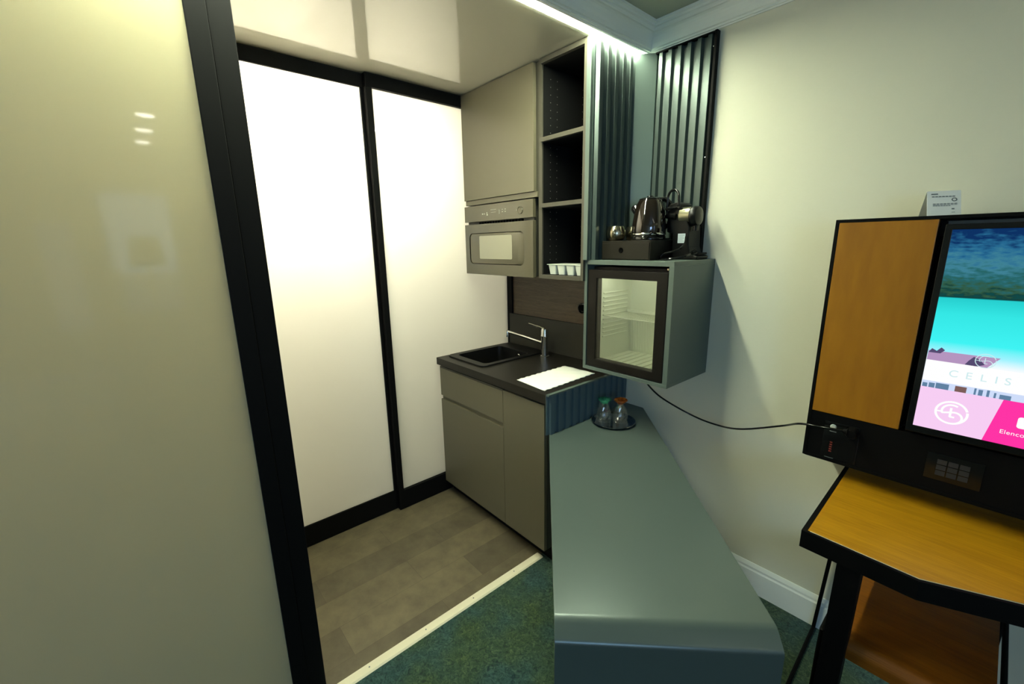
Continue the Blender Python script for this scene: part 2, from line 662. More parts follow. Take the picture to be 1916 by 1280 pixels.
# local frame whose xy-plane is the world xz-plane and whose +z points to -y (towards the viewer)
def XZ(y):
    return Matrix(((1, 0, 0, 0), (0, 0, -1, y), (0, 1, 0, 0), (0, 0, 0, 1)))


def ring(outer, inner, z0, z1, mb, M=None):
    """frame between two loops with the same number of points"""
    n = len(outer)
    vs = []
    for z in (z0, z1):
        for lp in (outer, inner):
            vs += [Vector((p[0], p[1], z)) for p in lp]
    if M is not None:
        vs = [M @ v for v in vs]
    fs = []
    for i in range(n):
        j = (i + 1) % n
        fs += [(2 * n + i, 2 * n + j, 3 * n + j, 3 * n + i), (i, n + i, n + j, j), (i, j, 2 * n + j, 2 * n + i), (n + i, 3 * n + i, 3 * n + j, n + j)]
    mb.add(vs, fs)
    return mb


WY = 0.586      # cream wall plane
HC = 2.354      # kitchen ceiling
RC = 2.45       # room ceiling
YE = -4.2       # rear end of the room
XE = 5.20       # far wall

# ------------------------------------------------------------------ setting
struct('floor', box(-0.02, 0.853, YE, WY + 0.1, -0.05, 0.0), M_vinyl, 'taupe vinyl plank floor of the kitchen niche')
struct('floor', box(0.853, XE, YE, WY + 0.1, -0.05, 0.0), M_carpet, 'dark teal green mottled carpet floor of the room')
t = MB()
t.add([(0.832, -1.0, 0), (0.876, -1.0, 0), (0.870, -1.0, 0.005), (0.838, -1.0, 0.005), (0.832, 0.036, 0), (0.876, 0.036, 0), (0.870, 0.036, 0.005), (0.838, 0.036, 0.005)],
      [(0, 1, 2, 3), (4, 7, 6, 5), (0, 3, 7, 4), (3, 2, 6, 7), (2, 1, 5, 6), (1, 0, 4, 5)])
tr = struct('trim_1', t, M_strip, 'cream threshold strip between vinyl floor and green carpet')
s_ = MB()
for yy in (-0.86, -0.62, -0.38, -0.14):
    s_.disc((0.8535, yy, 0.0055), 0.0028, h=0.0006, seg=12)
s_.build('screw', M_greyprint, tr)

struct('ceiling', box(-0.1, 0.944, YE, WY + 0.1, HC, HC + 0.16), M_ceil, 'glossy grey lacquered ceiling over the kitchen niche')
struct('ceiling', box(0.944, XE, YE, WY + 0.1, RC, RC + 0.06), M_rceil, 'pale green painted ceiling of the room')
struct('wall_back', box(-0.1, XE + 0.1, WY, WY + 0.12, 0, RC + 0.06), M_cream, 'cream painted wall behind fridge and television')
struct('wall_right', box(XE, XE + 0.1, YE, WY, 0, RC), M_cream, 'cream wall with the windows, seen only as reflection')
struct('wall_front', box(-1.2, XE + 0.1, YE - 0.1, YE, 0, RC), M_cream, 'cream wall at the rear of the room')
# small bathroom behind the sliding doors
struct('wall_left', box(-1.25, -1.15, YE, WY + 0.1, 0, RC), mat('grey_bath_paint', (0.36, 0.35, 0.32), 0.7), 'white wall of the bathroom behind the frosted doors')
struct('floor', box(-1.15, -0.06, YE, WY + 0.1, -0.05, 0.0), mat('grey_bath_tile', (0.10, 0.10, 0.09), 0.5), 'grey floor behind the frosted doors')
struct('ceiling', box(-1.15, -0.1, YE, WY + 0.1, HC + 0.04, HC + 0.1), M_white, 'white ceiling behind the frosted doors')
struct('wall_back', box(-1.25, -0.1, WY, WY + 0.12, 0, RC), M_white, 'white end wall behind the frosted doors')


def cornice(name, path_axis, label):
    # profile: horizontal run u from the wall, height z (2.345 at the wall, 2.45 at the ceiling)
    prof = [(0, 2.3485), (0.004, 2.3485), (0.006, 2.353), (0.011, 2.354), (0.012, 2.360), (0.017, 2.363)]
    for k in range(7):
        a = math.radians(90 * k / 6)
        prof.append((0.017 + 0.026 * (1 - math.cos(a)), 2.366 + 0.050 * math.sin(a)))
    prof += [(0.046, 2.420), (0.047, 2.427), (0.053, 2.430), (0.054, 2.438), (0.060, 2.441), (0.061, RC), (0, RC)]
    mb = MB()
    n = len(prof)
    vs = []
    if path_axis == 'x':
        vs += [(0.996 + p[0], WY - p[0], p[1]) for p in prof] + [(XE, WY - p[0], p[1]) for p in prof]
    else:
        vs += [(0.996 + p[0], WY - p[0], p[1]) for p in prof] + [(0.996 + p[0], YE, p[1]) for p in prof]
    fs = [(i, (i + 1) % n, n + (i + 1) % n, n + i) for i in range(n)] + [tuple(range(n)), tuple(range(2 * n - 1, n - 1, -1))]
    mb.add(vs, fs)
    return struct(name, mb, M_white, label)


cornice('trim_2', 'x', 'white moulded cornice along the cream wall')
cornice('trim_3', 'y', 'white moulded cornice beside the light strip')
struct('trim_4', box(0.990, 0.996, YE, WY, 2.3485, RC), M_white, 'white backing board of the cornice beside the light strip')

bb = MB()
prof = [(0, 0), (0.014, 0), (0.014, 0.105), (0.010, 0.112), (0.010, 0.122), (0.005, 0.134), (0.003, 0.138), (0, 0.138)]
vs = [(1.05, WY - p[0], p[1]) for p in prof] + [(XE, WY - p[0], p[1]) for p in prof]
n = len(prof)
bb.add(vs, [(i, (i + 1) % n, n + (i + 1) % n, n + i) for i in range(n)] + [tuple(range(n)), tuple(range(2 * n - 1, n - 1, -1))])
struct('baseboard_back', bb, M_white, 'white baseboard under the cream wall')

# --- the light strip
o = MB().box(0.946, 0.988, -1.32, 0.565, 2.352, 2.358).build('light_strip', M_led, base=(0.967, -0.3, 2.352))
tag(o, 'long white glowing light strip in the gap between kitchen ceiling and cornice', 'light strip')


# --- frosted sliding doors between kitchen and bathroom
def leaf(name, x, thick, y0, y1, z1, label, stile_left, stile_right, glassm, rt=2.292, rb=0.122):
    r = thing(name, label, None, (x - thick, (y0 + y1) / 2, 0), kind='structure')
    ya, yb = y0 + stile_left, y1 - stile_right
    box(x - thick, x, y0, y1, rt, z1).build('top_rail', M_black, r, bevel=0.002)
    box(x - thick, x, y0, y1, 0.002, rb).build('bottom_rail', M_black, r, bevel=0.002)
    if stile_left:
        box(x - thick, x, y0, ya, rb, rt).build('stile', M_black, r, bevel=0.002)
    if stile_right:
        box(x - thick, x, yb, y1, rb, rt).build('stile', M_black, r, bevel=0.002)
    gx = x - thick * 0.45
    box(gx - 0.006, gx, ya - 0.004, yb + 0.004, rb - 0.004, rt + 0.004).build('glass_panel', glassm, r)
    return r


leaf('door_1', -0.001, 0.022, -3.10, -0.3185, HC, 'backlit white glass sliding door leaf on the left of the niche', 0.03, 0.014, M_glassdoor)
leaf('door_2', 0.030, 0.045, -0.3183, WY - 0.002, HC, 'backlit white glass sliding door leaf beside the cabinets', 0.032, 0.02, M_glassdoor)
# light brown inner cheek of the stile and the foot of the jog
# rest of the partition further left, hidden behind the front door
struct('wall_left', box(-0.05, 0.0, YE, -3.102, 0, HC), M_black, 'dark partition behind the front sliding door')

# --- front left sliding door (closest to the camera)
d3 = thing('door_3', 'tall glossy white glass sliding door with wide black stile in the left foreground', None, (0.84, -2.2, 0), kind='structure')
box(0.800, 0.840, -1.062, -1.008, 0.0, HC).build('stile', M_black, d3, bevel=0.002)
box(0.806, 0.846, -1.108, -1.062, 0.0, HC).build('stile', M_black, d3, bevel=0.002)
box(0.806, 0.846, -3.2, -1.108, 2.30, HC).build('top_rail', M_black, d3, bevel=0.002)
box(0.806, 0.846, -3.2, -1.108, 0.0, 0.09).build('bottom_rail', M_black, d3, bevel=0.002)
box(0.830, 0.838, -3.2, -1.106, 0.09, 2.30).build('glass_panel', M_glassleft, d3)
struct('wall_left', box(0.80, 0.85, YE, -3.2, 0, HC), M_cream, 'cream wall beyond the front sliding door')

# ------------------------------------------------------------------ kitchen base units
bc = thing('base_cabinet', 'wide taupe base cabinet with drawer front over door, under the black sink', 'cabinet', (0.33, 0.29, 0.0), 'taupe kitchen base cabinets')
cc = MB()
for q in ((0.036, 0.054, 0.021, 0.56, 0.078, 0.848), (0.608, 0.626, 0.021, 0.56, 0.078, 0.848), (0.054, 0.608, 0.021, 0.56, 0.078, 0.096), (0.054, 0.608, 0.550, 0.56, 0.096, 0.848), (0.054, 0.608, 0.021, 0.040, 0.63, 0.66), (0.054, 0.608, 0.021, 0.040, 0.83, 0.848)):
    cc.box(*q)
cc.build('body', M_taupedk, bc)
box(0.036, 0.626, 0.055, 0.075, 0.0, 0.078).build('plinth', M_black, bc)
dr = box(0.0365, 0.6252, 0.0, 0.019, 0.655, 0.828).build('drawer_front', M_taupe, bc, bevel=0.0012)
box(0.0365, 0.6252, 0.001, 0.019, 0.829, 0.836).build('grip_rail', M_taupedk, dr)
dd = box(0.0365, 0.6252, 0.0, 0.019, 0.078, 0.630).build('door', M_taupe, bc, bevel=0.0012)
box(0.0365, 0.6252, 0.012, 0.021, 0.630, 0.655).build('grip_rail', M_taupe, dd, bevel=0.001)
bn = thing('base_cabinet', 'narrow taupe base cabinet with one plain door, beside the threshold strip', 'cabinet', (0.77, 0.29, 0.0), 'taupe kitchen base cabinets')
box(0.6275, 0.920, 0.021, 0.56, 0.078, 0.848).build('body', M_taupedk, bn)
box(0.6275, 0.920, 0.055, 0.075, 0.0, 0.078).build('plinth', M_black, bn)
box(0.6280, 0.9195, 0.0, 0.019, 0.078, 0.832).build('door', M_taupe, bn, bevel=0.0012)

# worktop with the cut-out for the sink
wt = MB()
X0, X1, Y0, Y1, ZA, ZB = 0.0, 0.944, -0.016, 0.560, 0.850, 0.891
X0 = 0.032
hx0, hx1, hy0, hy1 = 0.085, 0.378, 0.085, 0.440
for a in ((X0, hx0, Y0, Y1), (hx1, X1, Y0, Y1), (hx0, hx1, Y0, hy0), (hx0, hx1, hy1, Y1)):
    wt.box(a[0], a[1], a[2], a[3], ZA, ZB)
o = wt.build('worktop', M_worktop, base=(0.48, 0.28, 0.85))
tag(o, 'black brown kitchen worktop over the taupe base cabinets', 'worktop')

# sink
sk = thing('sink', 'black granite inset sink in the worktop beside the glass door', 'sink', (0.23, 0.28, 0.891))
rim = MB()
ou = rounded(0.050, 0.405, 0.045, 0.528, 0.035)
inn = rounded(0.092, 0.370, 0.092, 0.425, 0.03)
ring(ou, inn, 0.8912, 0.899, rim)
rim.build('rim', M_sink, sk, bevel=0.003, bseg=3)
bs = MB()
top = rounded(0.0935, 0.3685, 0.0935, 0.4235, 0.03)
bot = rounded(0.105, 0.357, 0.105, 0.412, 0.03)
n = len(top)
vs = [(p[0], p[1], 0.897) for p in top] + [(p[0], p[1], 0.735) for p in bot]
bs.add(vs, [(i, (i + 1) % n, n + (i + 1) % n, n + i) for i in range(n)], True)
bs.add(vs, [tuple(range(n, 2 * n))])
bs.build('basin', M_sink, sk)
ov = MB()
ov.lathe([(0.004, 0.0), (0.006, 0.003), (0.011, 0.004), (0.014, 0.002), (0.0145, 0.0)], (0.28, 0.4195, 0.865), 24, Matrix.Rotation(PI / 2, 3, 'X'))
ov.build('overflow_ring', M_chrome, sk)
MB().lathe([(0.0001, 0.003), (0.026, 0.003), (0.034, 0.001), (0.036, 0.0)], (0.23, 0.26, 0.7355), 28).build('drain', M_chrome, sk)

# tap
tp = thing('tap', 'chrome single lever kitchen tap with long spout swung over the sink', 'tap', (0.470, 0.456, 0.8915))
b_ = MB().lathe([(0.0, 0), (0.027, 0), (0.027, 0.006), (0.0215, 0.010), (0.0215, 0.118), (0.023, 0.122), (0.023, 0.128), (0.0215, 0.132), (0.0215, 0.160), (0.018, 0.168), (0.0, 0.170)],
             (0.470, 0.456, 0.8915), 32)
b_.build('body', M_chrome, tp)
sp = MB()
pts = smooth_pts([(0.452, 0.452, 0.975), (0.40, 0.44, 0.984), (0.28, 0.415, 1.003), (0.205, 0.400, 1.012)], 6)
sp.tube(pts, 0.0095, 14)
sp.lathe([(0.0, -0.028), (0.012, -0.028), (0.013, -0.002), (0.0105, 0.010), (0.0, 0.014)], (0.200, 0.399, 1.008), 20)
sp.build('spout', M_chrome, tp)
lv = MB()
lv.tube([(0.468, 0.455, 1.058), (0.44, 0.445, 1.068), (0.372, 0.42, 1.083)], [0.007, 0.005, 0.0045], 10)
lv.build('lever', M_chrome, tp)

# paper towel lying on the worktop
pt = MB()
NX, NY = 34, 14
cor = [Vector((0.697, 0.034)), Vector((0.903, 0.016)), Vector((0.890, 0.392)), Vector((0.694, 0.384))]
grid = []
for i in range(NX + 1):
    for j in range(NY + 1):
        u, v = j / NY, i / NX
        p = (cor[0] * (1 - u) + cor[1] * u) * (1 - v) + (cor[3] * (1 - u) + cor[2] * u) * v
        z = 0.8935 + 0.0012 * math.sin(i * 0.9) * math.sin(j * 1.1) + 0.0012
        e = 0.0035 * math.sin(i * 1.7 + j) if j in (0, NY) else 0
        grid.append((p.x + e, p.y, z))
fs = [(i * (NY + 1) + j, (i + 1) * (NY + 1) + j, (i + 1) * (NY + 1) + j + 1, i * (NY + 1) + j + 1) for i in range(NX) for j in range(NY)]
pt.add(grid, fs, True)
o = pt.build('paper_towel', M_paper, base=(0.8, 0.2, 0.893))
m_ = o.modifiers.new('thick', 'SOLIDIFY')
m_.thickness = 0.002
m_.offset = 0
tag(o, 'white paper towel sheet with crinkled edges lying on the black worktop', 'paper towel')

# upstand and walnut panel
o = box(0.032, 0.934, 0.562, 0.5855, 0.850, 1.092).build('upstand', M_upstand, base=(0.48, 0.57, 0.85), bevel=0.001)
tag(o, 'dark grey upstand board behind the tap', 'upstand')
o = box(0.062, 0.934, 0.572, 0.5855, 1.093, 1.372).build('back_panel', M_walnut, base=(0.5, 0.58, 1.09))
tag(o, 'walnut wood back panel between upstand and wall cabinets', 'panel')
o = box(0.032, 0.060, 0.560, 0.5855, 1.093, 1.372).build('corner_profile', M_black, base=(0.045, 0.57, 1.09), bevel=0.001)
tag(o, 'black vertical profile between glass door and walnut back panel', 'profile')
ot = thing('power_outlet', 'round black power outlet on the walnut panel, half hidden by the fridge', 'power outlet', (0.652, 0.572, 1.185))
MB().lathe([(0.030, 0.0), (0.030, 0.006), (0.024, 0.008), (0.022, 0.002), (0.0001, 0.002)], (0.652, 0.5718, 1.185), 28, Matrix.Rotation(PI / 2, 3, 'X')).build('housing', M_blackg, ot)
MB().disc((0.652, 0.5685, 1.185), 0.019, 'y', h=0.001).build('socket_face', M_gap, ot)

# ------------------------------------------------------------------ wall units
wc = thing('wall_cabinet', 'tall taupe wall cabinet with one plain door above the microwave', 'cabinet', (0.33, 0.4, 1.76))
box(0.036, 0.634, 0.251, 0.585, 1.763, HC - 0.002).build('body', M_taupedk, wc)
box(0.033, 0.618, 0.2295, 0.249, 1.790, HC - 0.004).build('door', M_taupe, wc, bevel=0.0012)
box(0.036, 0.634, 0.238, 0.2505, 1.763, 1.789).build('grip_rail', M_taupe, wc, bevel=0.001)

mw = thing('microwave', 'built-in taupe microwave with pale window, under the wall cabinet', 'microwave', (0.33, 0.4, 1.372))
box(0.036, 0.600, 0.252, 0.56, 1.376, 1.760).build('housing', M_taupedk, mw)
cp = box(0.030, 0.612, 0.2295, 0.251, 1.669, 1.756).build('control_panel', M_mw, mw, bevel=0.0015)
for x, z, w_, h_ in ((0.205, 1.708, 0.010, 0.007), (0.222, 1.708, 0.006, 0.007), (0.245, 1.712, 0.006, 0.008), (0.247, 1.702, 0.010, 0.008), (0.302, 1.726, 0.050, 0.0018),
                     (0.302, 1.712, 0.046, 0.0012), (0.352, 1.712, 0.003, 0.024), (0.378, 1.722, 0.008, 0.004), (0.378, 1.710, 0.008, 0.004), (0.402, 1.722, 0.008, 0.004),
                     (0.402, 1.710, 0.008, 0.004), (0.492, 1.711, 0.006, 0.0016)):
    MB().box(x - w_ / 2, x + w_ / 2, 0.2288, 0.2296, z - h_ / 2, z + h_ / 2).build('symbol', M_glyph, cp)
MB().lathe([(0.0195, 0.0), (0.0195, 0.003), (0.0165, 0.005), (0.016, 0.003), (0.0001, 0.003)], (0.520, 0.2295, 1.708), 28, Matrix.Rotation(PI / 2, 3, 'X')).build('dial', M_mw, cp)
v_ = MB()
for k in range(16):
    x = 0.145 + k * 0.024
    v_.box(x, x + 0.017, 0.248, 0.2515, 1.657, 1.6675)
v_.build('vents', M_gap, mw)
# door with moulded handle recess
dr = MB()
zz0, zz1 = 1.373, 1.655
M0 = XZ(0.2295)
outer = rounded(0.030, 0.612, zz0, zz1, 0.002, 12)
inner = rounded(0.070, 0.545, 1.432, 1.606, 0.030, 12)
ring(outer, inner, -0.021, 0.0, dr, M0)
door_m = dr.build('door', M_mw, mw)
rc = MB()
a = rounded(0.070, 0.545, 1.432, 1.606, 0.030, 12)
bq = rounded(0.080, 0.500, 1.436, 1.602, 0.026, 12)
n = len(a)
vs = [M0 @ Vector((p[0], p[1], 0.0)) for p in a] + [M0 @ Vector((p[0], p[1], -0.006 if p[0] < 0.3 else -0.018)) for p in a] + \
     [M0 @ Vector((p[0], p[1], -0.001)) for p in bq]
rc.add(vs, [(i, (i + 1) % n, n + (i + 1) % n, n + i) for i in range(n)] + [(n + i, n + (i + 1) % n, 2 * n + (i + 1) % n, 2 * n + i) for i in range(n)], True)
rc.add(vs, [tuple(range(2 * n, 3 * n))])
rc.build('handle_recess', M_mw, door_m)
MB().prism(rounded(0.166, 0.450, 1.462, 1.590, 0.008), 0.0, 0.0005, XZ(0.2303)).build('window', M_mwwin, door_m)

su = thing('shelf_unit', 'tall open shelf unit with black inside beside the wall cabinet', 'shelf unit', (0.79, 0.4, 1.372))
sy0 = 0.232
box(0.636, 0.660, 0.245, 0.578, 1.372, HC - 0.003).build('side_panel', M_taupedk, su, bevel=0.001)
box(0.9175, 0.9335, sy0, 0.578, 1.372, HC - 0.003).build('side_panel', M_taupedk, su, bevel=0.001)
box(0.660, 0.9175, sy0, 0.578, 2.330, HC - 0.003).build('top_panel', M_taupedk, su, bevel=0.001)
box(0.660, 0.9175, sy0, 0.578, 1.372, 1.391).build('bottom_panel', M_taupedk, su, bevel=0.001)
box(0.660, 0.9175, sy0 + 0.003, 0.570, 2.004, 2.023).build('shelf', M_taupedk, su, bevel=0.001)
box(0.660, 0.9175, sy0 + 0.003, 0.570, 1.710, 1.729).build('shelf', M_taupedk, su, bevel=0.001)
il = MB()
il.box(0.660, 0.9175, 0.568, 0.577, 1.391, 2.330)
for za, zb in ((1.3915, 1.7095), (1.7295, 2.0035), (2.0235, 2.3295)):
    il.box(0.6601, 0.6615, 0.252, 0.568, za, zb)
    il.box(0.916, 0.9174, sy0 + 0.018, 0.568, za, zb)
    il.box(0.6615, 0.916, sy0 + 0.018, 0.568, za, za + 0.0008)
    il.box(0.6615, 0.916, sy0 + 0.018, 0.568, zb - 0.0008, zb)
lin = il.build('lining', M_inner, su)
M_peg = mat('peg_hole_grey', (0.14, 0.14, 0.12), 0.5)
ph0 = None
for k in range(27):
    z = 1.43 + k * 0.0327
    if abs(z - 1.72) < 0.02 or abs(z - 2.013) < 0.02:
        continue
    for y in (0.300, 0.345, 0.53):
        if ph0 is None:
            ph0 = MB().disc((0.6616, y, z), 0.0022, 'x', 8, 0.0004).build('peg_hole', M_peg, lin)
            py0, pz0 = y, z
        else:
            p_ = ph0.copy()
            C.objects.link(p_)
            p_.parent = lin
            p_.location = (0, y - py0, z - pz0)

# white tray of four cups in the shelf unit
cu = thing('cup_tray', 'white plastic tray of four joined tapered cups on the lowest shelf', 'tray', (0.79, 0.31, 1.392))
tt = MB()
tt.box(0.676, 0.912, 0.262, 0.40, 1.4385, 1.4415)
tt.build('rim', M_plastic, cu, bevel=0.001)
for k in range(4):
    xc = 0.707 + k * 0.0575
    cb = MB()
    tp4 = rounded(xc - 0.0265, xc + 0.0265, 0.266, 0.325, 0.008, 3)
    bt4 = rounded(xc - 0.019, xc + 0.019, 0.272, 0.318, 0.006, 3)
    for yo in (0, 0.066):
        n = len(tp4)
        vs = [(p[0], p[1] + yo, 1.4385) for p in tp4] + [(p[0], p[1] + yo, 1.3925) for p in bt4]
        cb.add(vs, [(i, (i + 1) % n, n + (i + 1) % n, n + i) for i in range(n)] + [tuple(range(n, 2 * n))])
    cb.build('cup', M_plastic, cu)

# ------------------------------------------------------------------ teal panels and corrugated sheets
def rib_poly(L, pitch, depth, base=0.0, wtop=0.36, flank=0.12):
    """profile along u (0..L), height v"""
    pts = [(0, base)]
    n = int(round(L / pitch))
    p = L / n
    for k in range(n):
        u = k * p
        g1 = p * (1 - wtop - 2 * flank) / 2
        pts += [(u + g1, base), (u + g1 + flank * p, base + depth), (u + g1 + flank * p + wtop * p, base + depth), (u + g1 + 2 * flank * p + wtop * p, base)]
    pts += [(L, base)]
    return pts


def ribbed(mb, L, pitch, depth, z0, z1, M, thick=0.003, **k):
    pts = rib_poly(L, pitch, depth, **k)
    low = [(p[0], p[1] - thick) for p in pts][::-1]
    # build as strips (concave outline)
    n = len(pts)
    a = pts
    b = [(p[0], p[1] - thick) for p in pts]
    vs = []
    for z in (z0, z1):
        vs += [M @ Vector((p[0], p[1], z)) for p in a] + [M @ Vector((p[0], p[1], z)) for p in b]
    fs = []
    for i in range(n - 1):
        fs += [(i, i + 1, 2 * n + i + 1, 2 * n + i), (n + i, 3 * n + i, 3 * n + i + 1, n + i + 1), (2 * n + i, 2 * n + i + 1, 3 * n + i + 1, 3 * n + i), (i, n + i, n + i + 1, i + 1)]
    fs += [(0, 2 * n, 3 * n, n), (n - 1, 2 * n - 1, 4 * n - 1, 3 * n - 1)]
    mb.add(vs, fs)


o = box(0.934, 0.957, 0.228, 0.585, 1.4665, 2.345).build('end_panel', M_teal, base=(0.945, 0.4, 1.4665), bevel=0.001)
tag(o, 'narrow pale teal end panel at the right edge of the shelf unit', 'panel')
# sheet 1: on the end panel, faces +x, runs along +y
M1 = Matrix(((0, 1, 0, 0.960), (1, 0, 0, 0.245), (0, 0, 1, 0), (0, 0, 0, 1)))
r1 = MB()
ribbed(r1, 0.262, 0.0525, 0.016, 1.468, 2.333, M1)
o = r1.build('corrugated_sheet', M_rib, base=(0.96, 0.37, 1.468))
tag(o, 'dark teal corrugated metal sheet on the side of the shelf unit', 'metal sheet', 'corrugated metal sheets')
# chamfer panel
ch = MB().prism([(0.958, 0.506), (0.974, 0.511), (1.0398, 0.573), (1.0398, 0.585), (0.958, 0.585)], 1.467, 2.341)
o = ch.build('metal_cladding', M_teal, base=(1.0, 0.55, 1.467))
tag(o, 'plain teal corner panel between the two tall corrugated sheets', 'panel')
# sheet 2: on the cream wall, faces -y
s2 = thing('corrugated_sheet', 'tall dark corrugated metal sheet with thin frame on the cream wall above the fridge', 'metal sheet', (1.17, 0.575, 1.468), 'corrugated metal sheets')
M2 = Matrix(((1, 0, 0, 1.040), (0, -1, 0, 0.583), (0, 0, 1, 0), (0, 0, 0, 1)))
r2 = MB()
ribbed(r2, 0.255, 0.0463, 0.016, 1.468, 2.334, M2)
r2.build('sheet', M_rib, s2)
fr = MB()
fr.box(1.295, 1.305, 0.560, 0.5855, 1.468, 2.341)
fr.box(1.038, 1.295, 0.564, 0.5855, 2.334, 2.341)
fr.build('frame', M_black, s2, bevel=0.001)
for z in (2.292, 1.880):
    MB().lathe([(0.0001, 0.003), (0.003, 0.0025), (0.0045, 0.0)], (1.285, 0.579, z), 14, Matrix.Rotation(PI / 2, 3, 'X')).build('screw', M_chrome, s2)

# ribbed end of the worktop above the counter, faces +x
M3 = Matrix(((0, 1, 0, 0.950), (1, 0, 0, -0.012), (0, 0, 1, 0), (0, 0, 0, 1)))
s3 = thing('corrugated_sheet', 'low dark blue corrugated sheet closing the worktop end above the counter', 'metal sheet', (0.95, 0.29, 0.7035), 'corrugated metal sheets')
r3 = MB()
ribbed(r3, 0.596, 0.0497, 0.010, 0.7035, 0.888, M3, wtop=0.48, flank=0.04)
r3.build('sheet', M_ribd, s3)
box(0.9445, 0.963, -0.017, 0.585, 0.888, 0.8955).build('cap_strip', M_teal, s3, bevel=0.001)
box(0.9445, 0.948, -0.017, 0.585, 0.7035, 0.888).build('backing', M_ribd, s3)

# ------------------------------------------------------------------ fridge and its housing
fh = thing('fridge_housing', 'teal grey open-fronted wall box around the minibar fridge', 'housing', (1.146, 0.41, 0.9625))
hx0, hx1, hy0, hy1, hz0, hz1 = 0.9305, 1.3625, 0.247, 0.5855, 0.9625, 1.466
box(hx0, hx1, hy0, hy1, hz1 - 0.019, hz1).build('top_panel', M_teal, fh, bevel=0.0008)
box(hx0, hx1, hy0, hy1, hz0, hz0 + 0.016).build('bottom_panel', M_teal, fh, bevel=0.0008)
box(hx0, hx0 + 0.016, hy0, hy1, hz0 + 0.0162, hz1 - 0.0192).build('side_panel', M_teal, fh)
box(hx1 - 0.020, hx1, hy0, hy1, hz0 + 0.0162, hz1 - 0.0192).build('side_panel', M_teal, fh)
box(hx0 + 0.0162, hx1 - 0.0202, hy1 - 0.006, hy1, hz0 + 0.0162, hz1 - 0.0192).build('back_panel', M_gap, fh)

mb_ = thing('minibar_fridge', 'small glass-door minibar fridge with black frame, empty inside', 'fridge', (1.146, 0.4, 0.9795))
fx0, fx1, fz0, fz1 = 0.9515, 1.3395, 0.981, 1.424
# cabinet shell and white liner
sh = MB()
sh.box(0.9500, 0.966, 0.292, 0.572, 0.980, 1.436)
sh.box(1.324, 1.3402, 0.292, 0.572, 0.980, 1.436)
sh.box(0.966, 1.324, 0.292, 0.572, 0.980, 0.992)
sh.box(0.966, 1.324, 0.292, 0.572, 1.416, 1.436)
sh.box(0.966, 1.324, 0.564, 0.572, 0.992, 1.416)
sh.build('cabinet', M_fdoor, mb_)
li = MB()
a, b, c, d, e, f = 0.967, 1.323, 0.292, 0.563, 0.993, 1.415
li.box(a, a + 0.008, c, d, e, f)
li.box(b - 0.008, b, c, d, e, f)
li.box(a, b, c, d, e, e + 0.008)
li.box(a, b, c, d, f - 0.008, f)
li.box(a, b, d - 0.008, d, e, f)
for k in range(11):
    z = 1.105 + k * 0.0205
    for s in (0, 1):
        xa = a + 0.008 if s == 0 else b - 0.014
        li.box(xa, xa + 0.006, 0.330, 0.520, z, z + 0.006)
for k in range(9):
    x = a + 0.035 + k * 0.036
    li.box(x, x + 0.016, 0.31, 0.545, e + 0.008, e + 0.012)
li.build('liner', M_fridgein, mb_, bevel=0.0015)
rk = MB()
zt = 1.205
rk.box(a + 0.010, b - 0.010, 0.520, 0.526, zt, zt + 0.014)
for k in range(24):
    x = a + 0.02 + k * 0.0141
    rk.tube([(x, 0.34, zt), (x, 0.516, zt), (x, 0.524, zt - 0.008), (x, 0.535, 1.02)], 0.0013, 6)
rk.tube([(a + 0.010, 0.34, zt), (b - 0.010, 0.34, zt)], 0.002, 6)
rk.build('wire_rack', M_fridgein, mb_)
MB().box(a + 0.06, b - 0.06, 0.300, 0.312, 1.396, 1.4045).build('lamp', emission('fridge_fill_glow', (0.95, 1.0, 0.80), 22.0), mb_)  # added glow bar, hidden above the opening to brighten the fridge inside
# door
do = MB()
op = (0.9985, 1.2925, 1.018, 1.389)
ring([(fx0, fz0), (fx1, fz0), (fx1, fz1), (fx0, fz1)], [(op[0], op[2]), (op[1], op[2]), (op[1], op[3]), (op[0], op[3])], -0.040, 0.0, do, XZ(0.248))
dob = do.build('door', M_fdoor, mb_, bevel=0.002)
box(op[0] - 0.001, op[1] + 0.001, 0.252, 0.256, op[2] - 0.001, op[3] + 0.001).build('glass_pane', M_pane_f, dob)
MB().disc((1.330, 0.262, 1.4355), 0.004, 'y', 14, 0.001).build('hinge_screw', M_steel, mb_)

# power cord of the fridge, plugged into the console
cord = [(1.186, 0.36, 0.961), (1.196, 0.37, 0.925), (1.235, 0.44, 0.845), (1.345, 0.52, 0.769), (1.455, 0.535, 0.751), (1.56, 0.52, 0.771), (1.72, 0.45, 0.858), (1.80, 0.365, 0.918), (1.87, 0.352, 0.931), (1.925, 0.352, 0.937)]
pc = MB().tube(smooth_pts(cord, 10), 0.0038, 10).build('power_cord', M_blackg, mb_)
MB().tube([(1.922, 0.352, 0.937), (1.934, 0.352, 0.937)], [0.006, 0.012], 12).lathe([(0.0001, 0.0), (0.017, 0.0), (0.018, 0.018), (0.013, 0.028), (0.0001, 0.028)], (1.944, 0.3738, 0.932), 20, Matrix.Rotation(PI / 2, 3, 'X')).build('plug', M_blackm, pc)

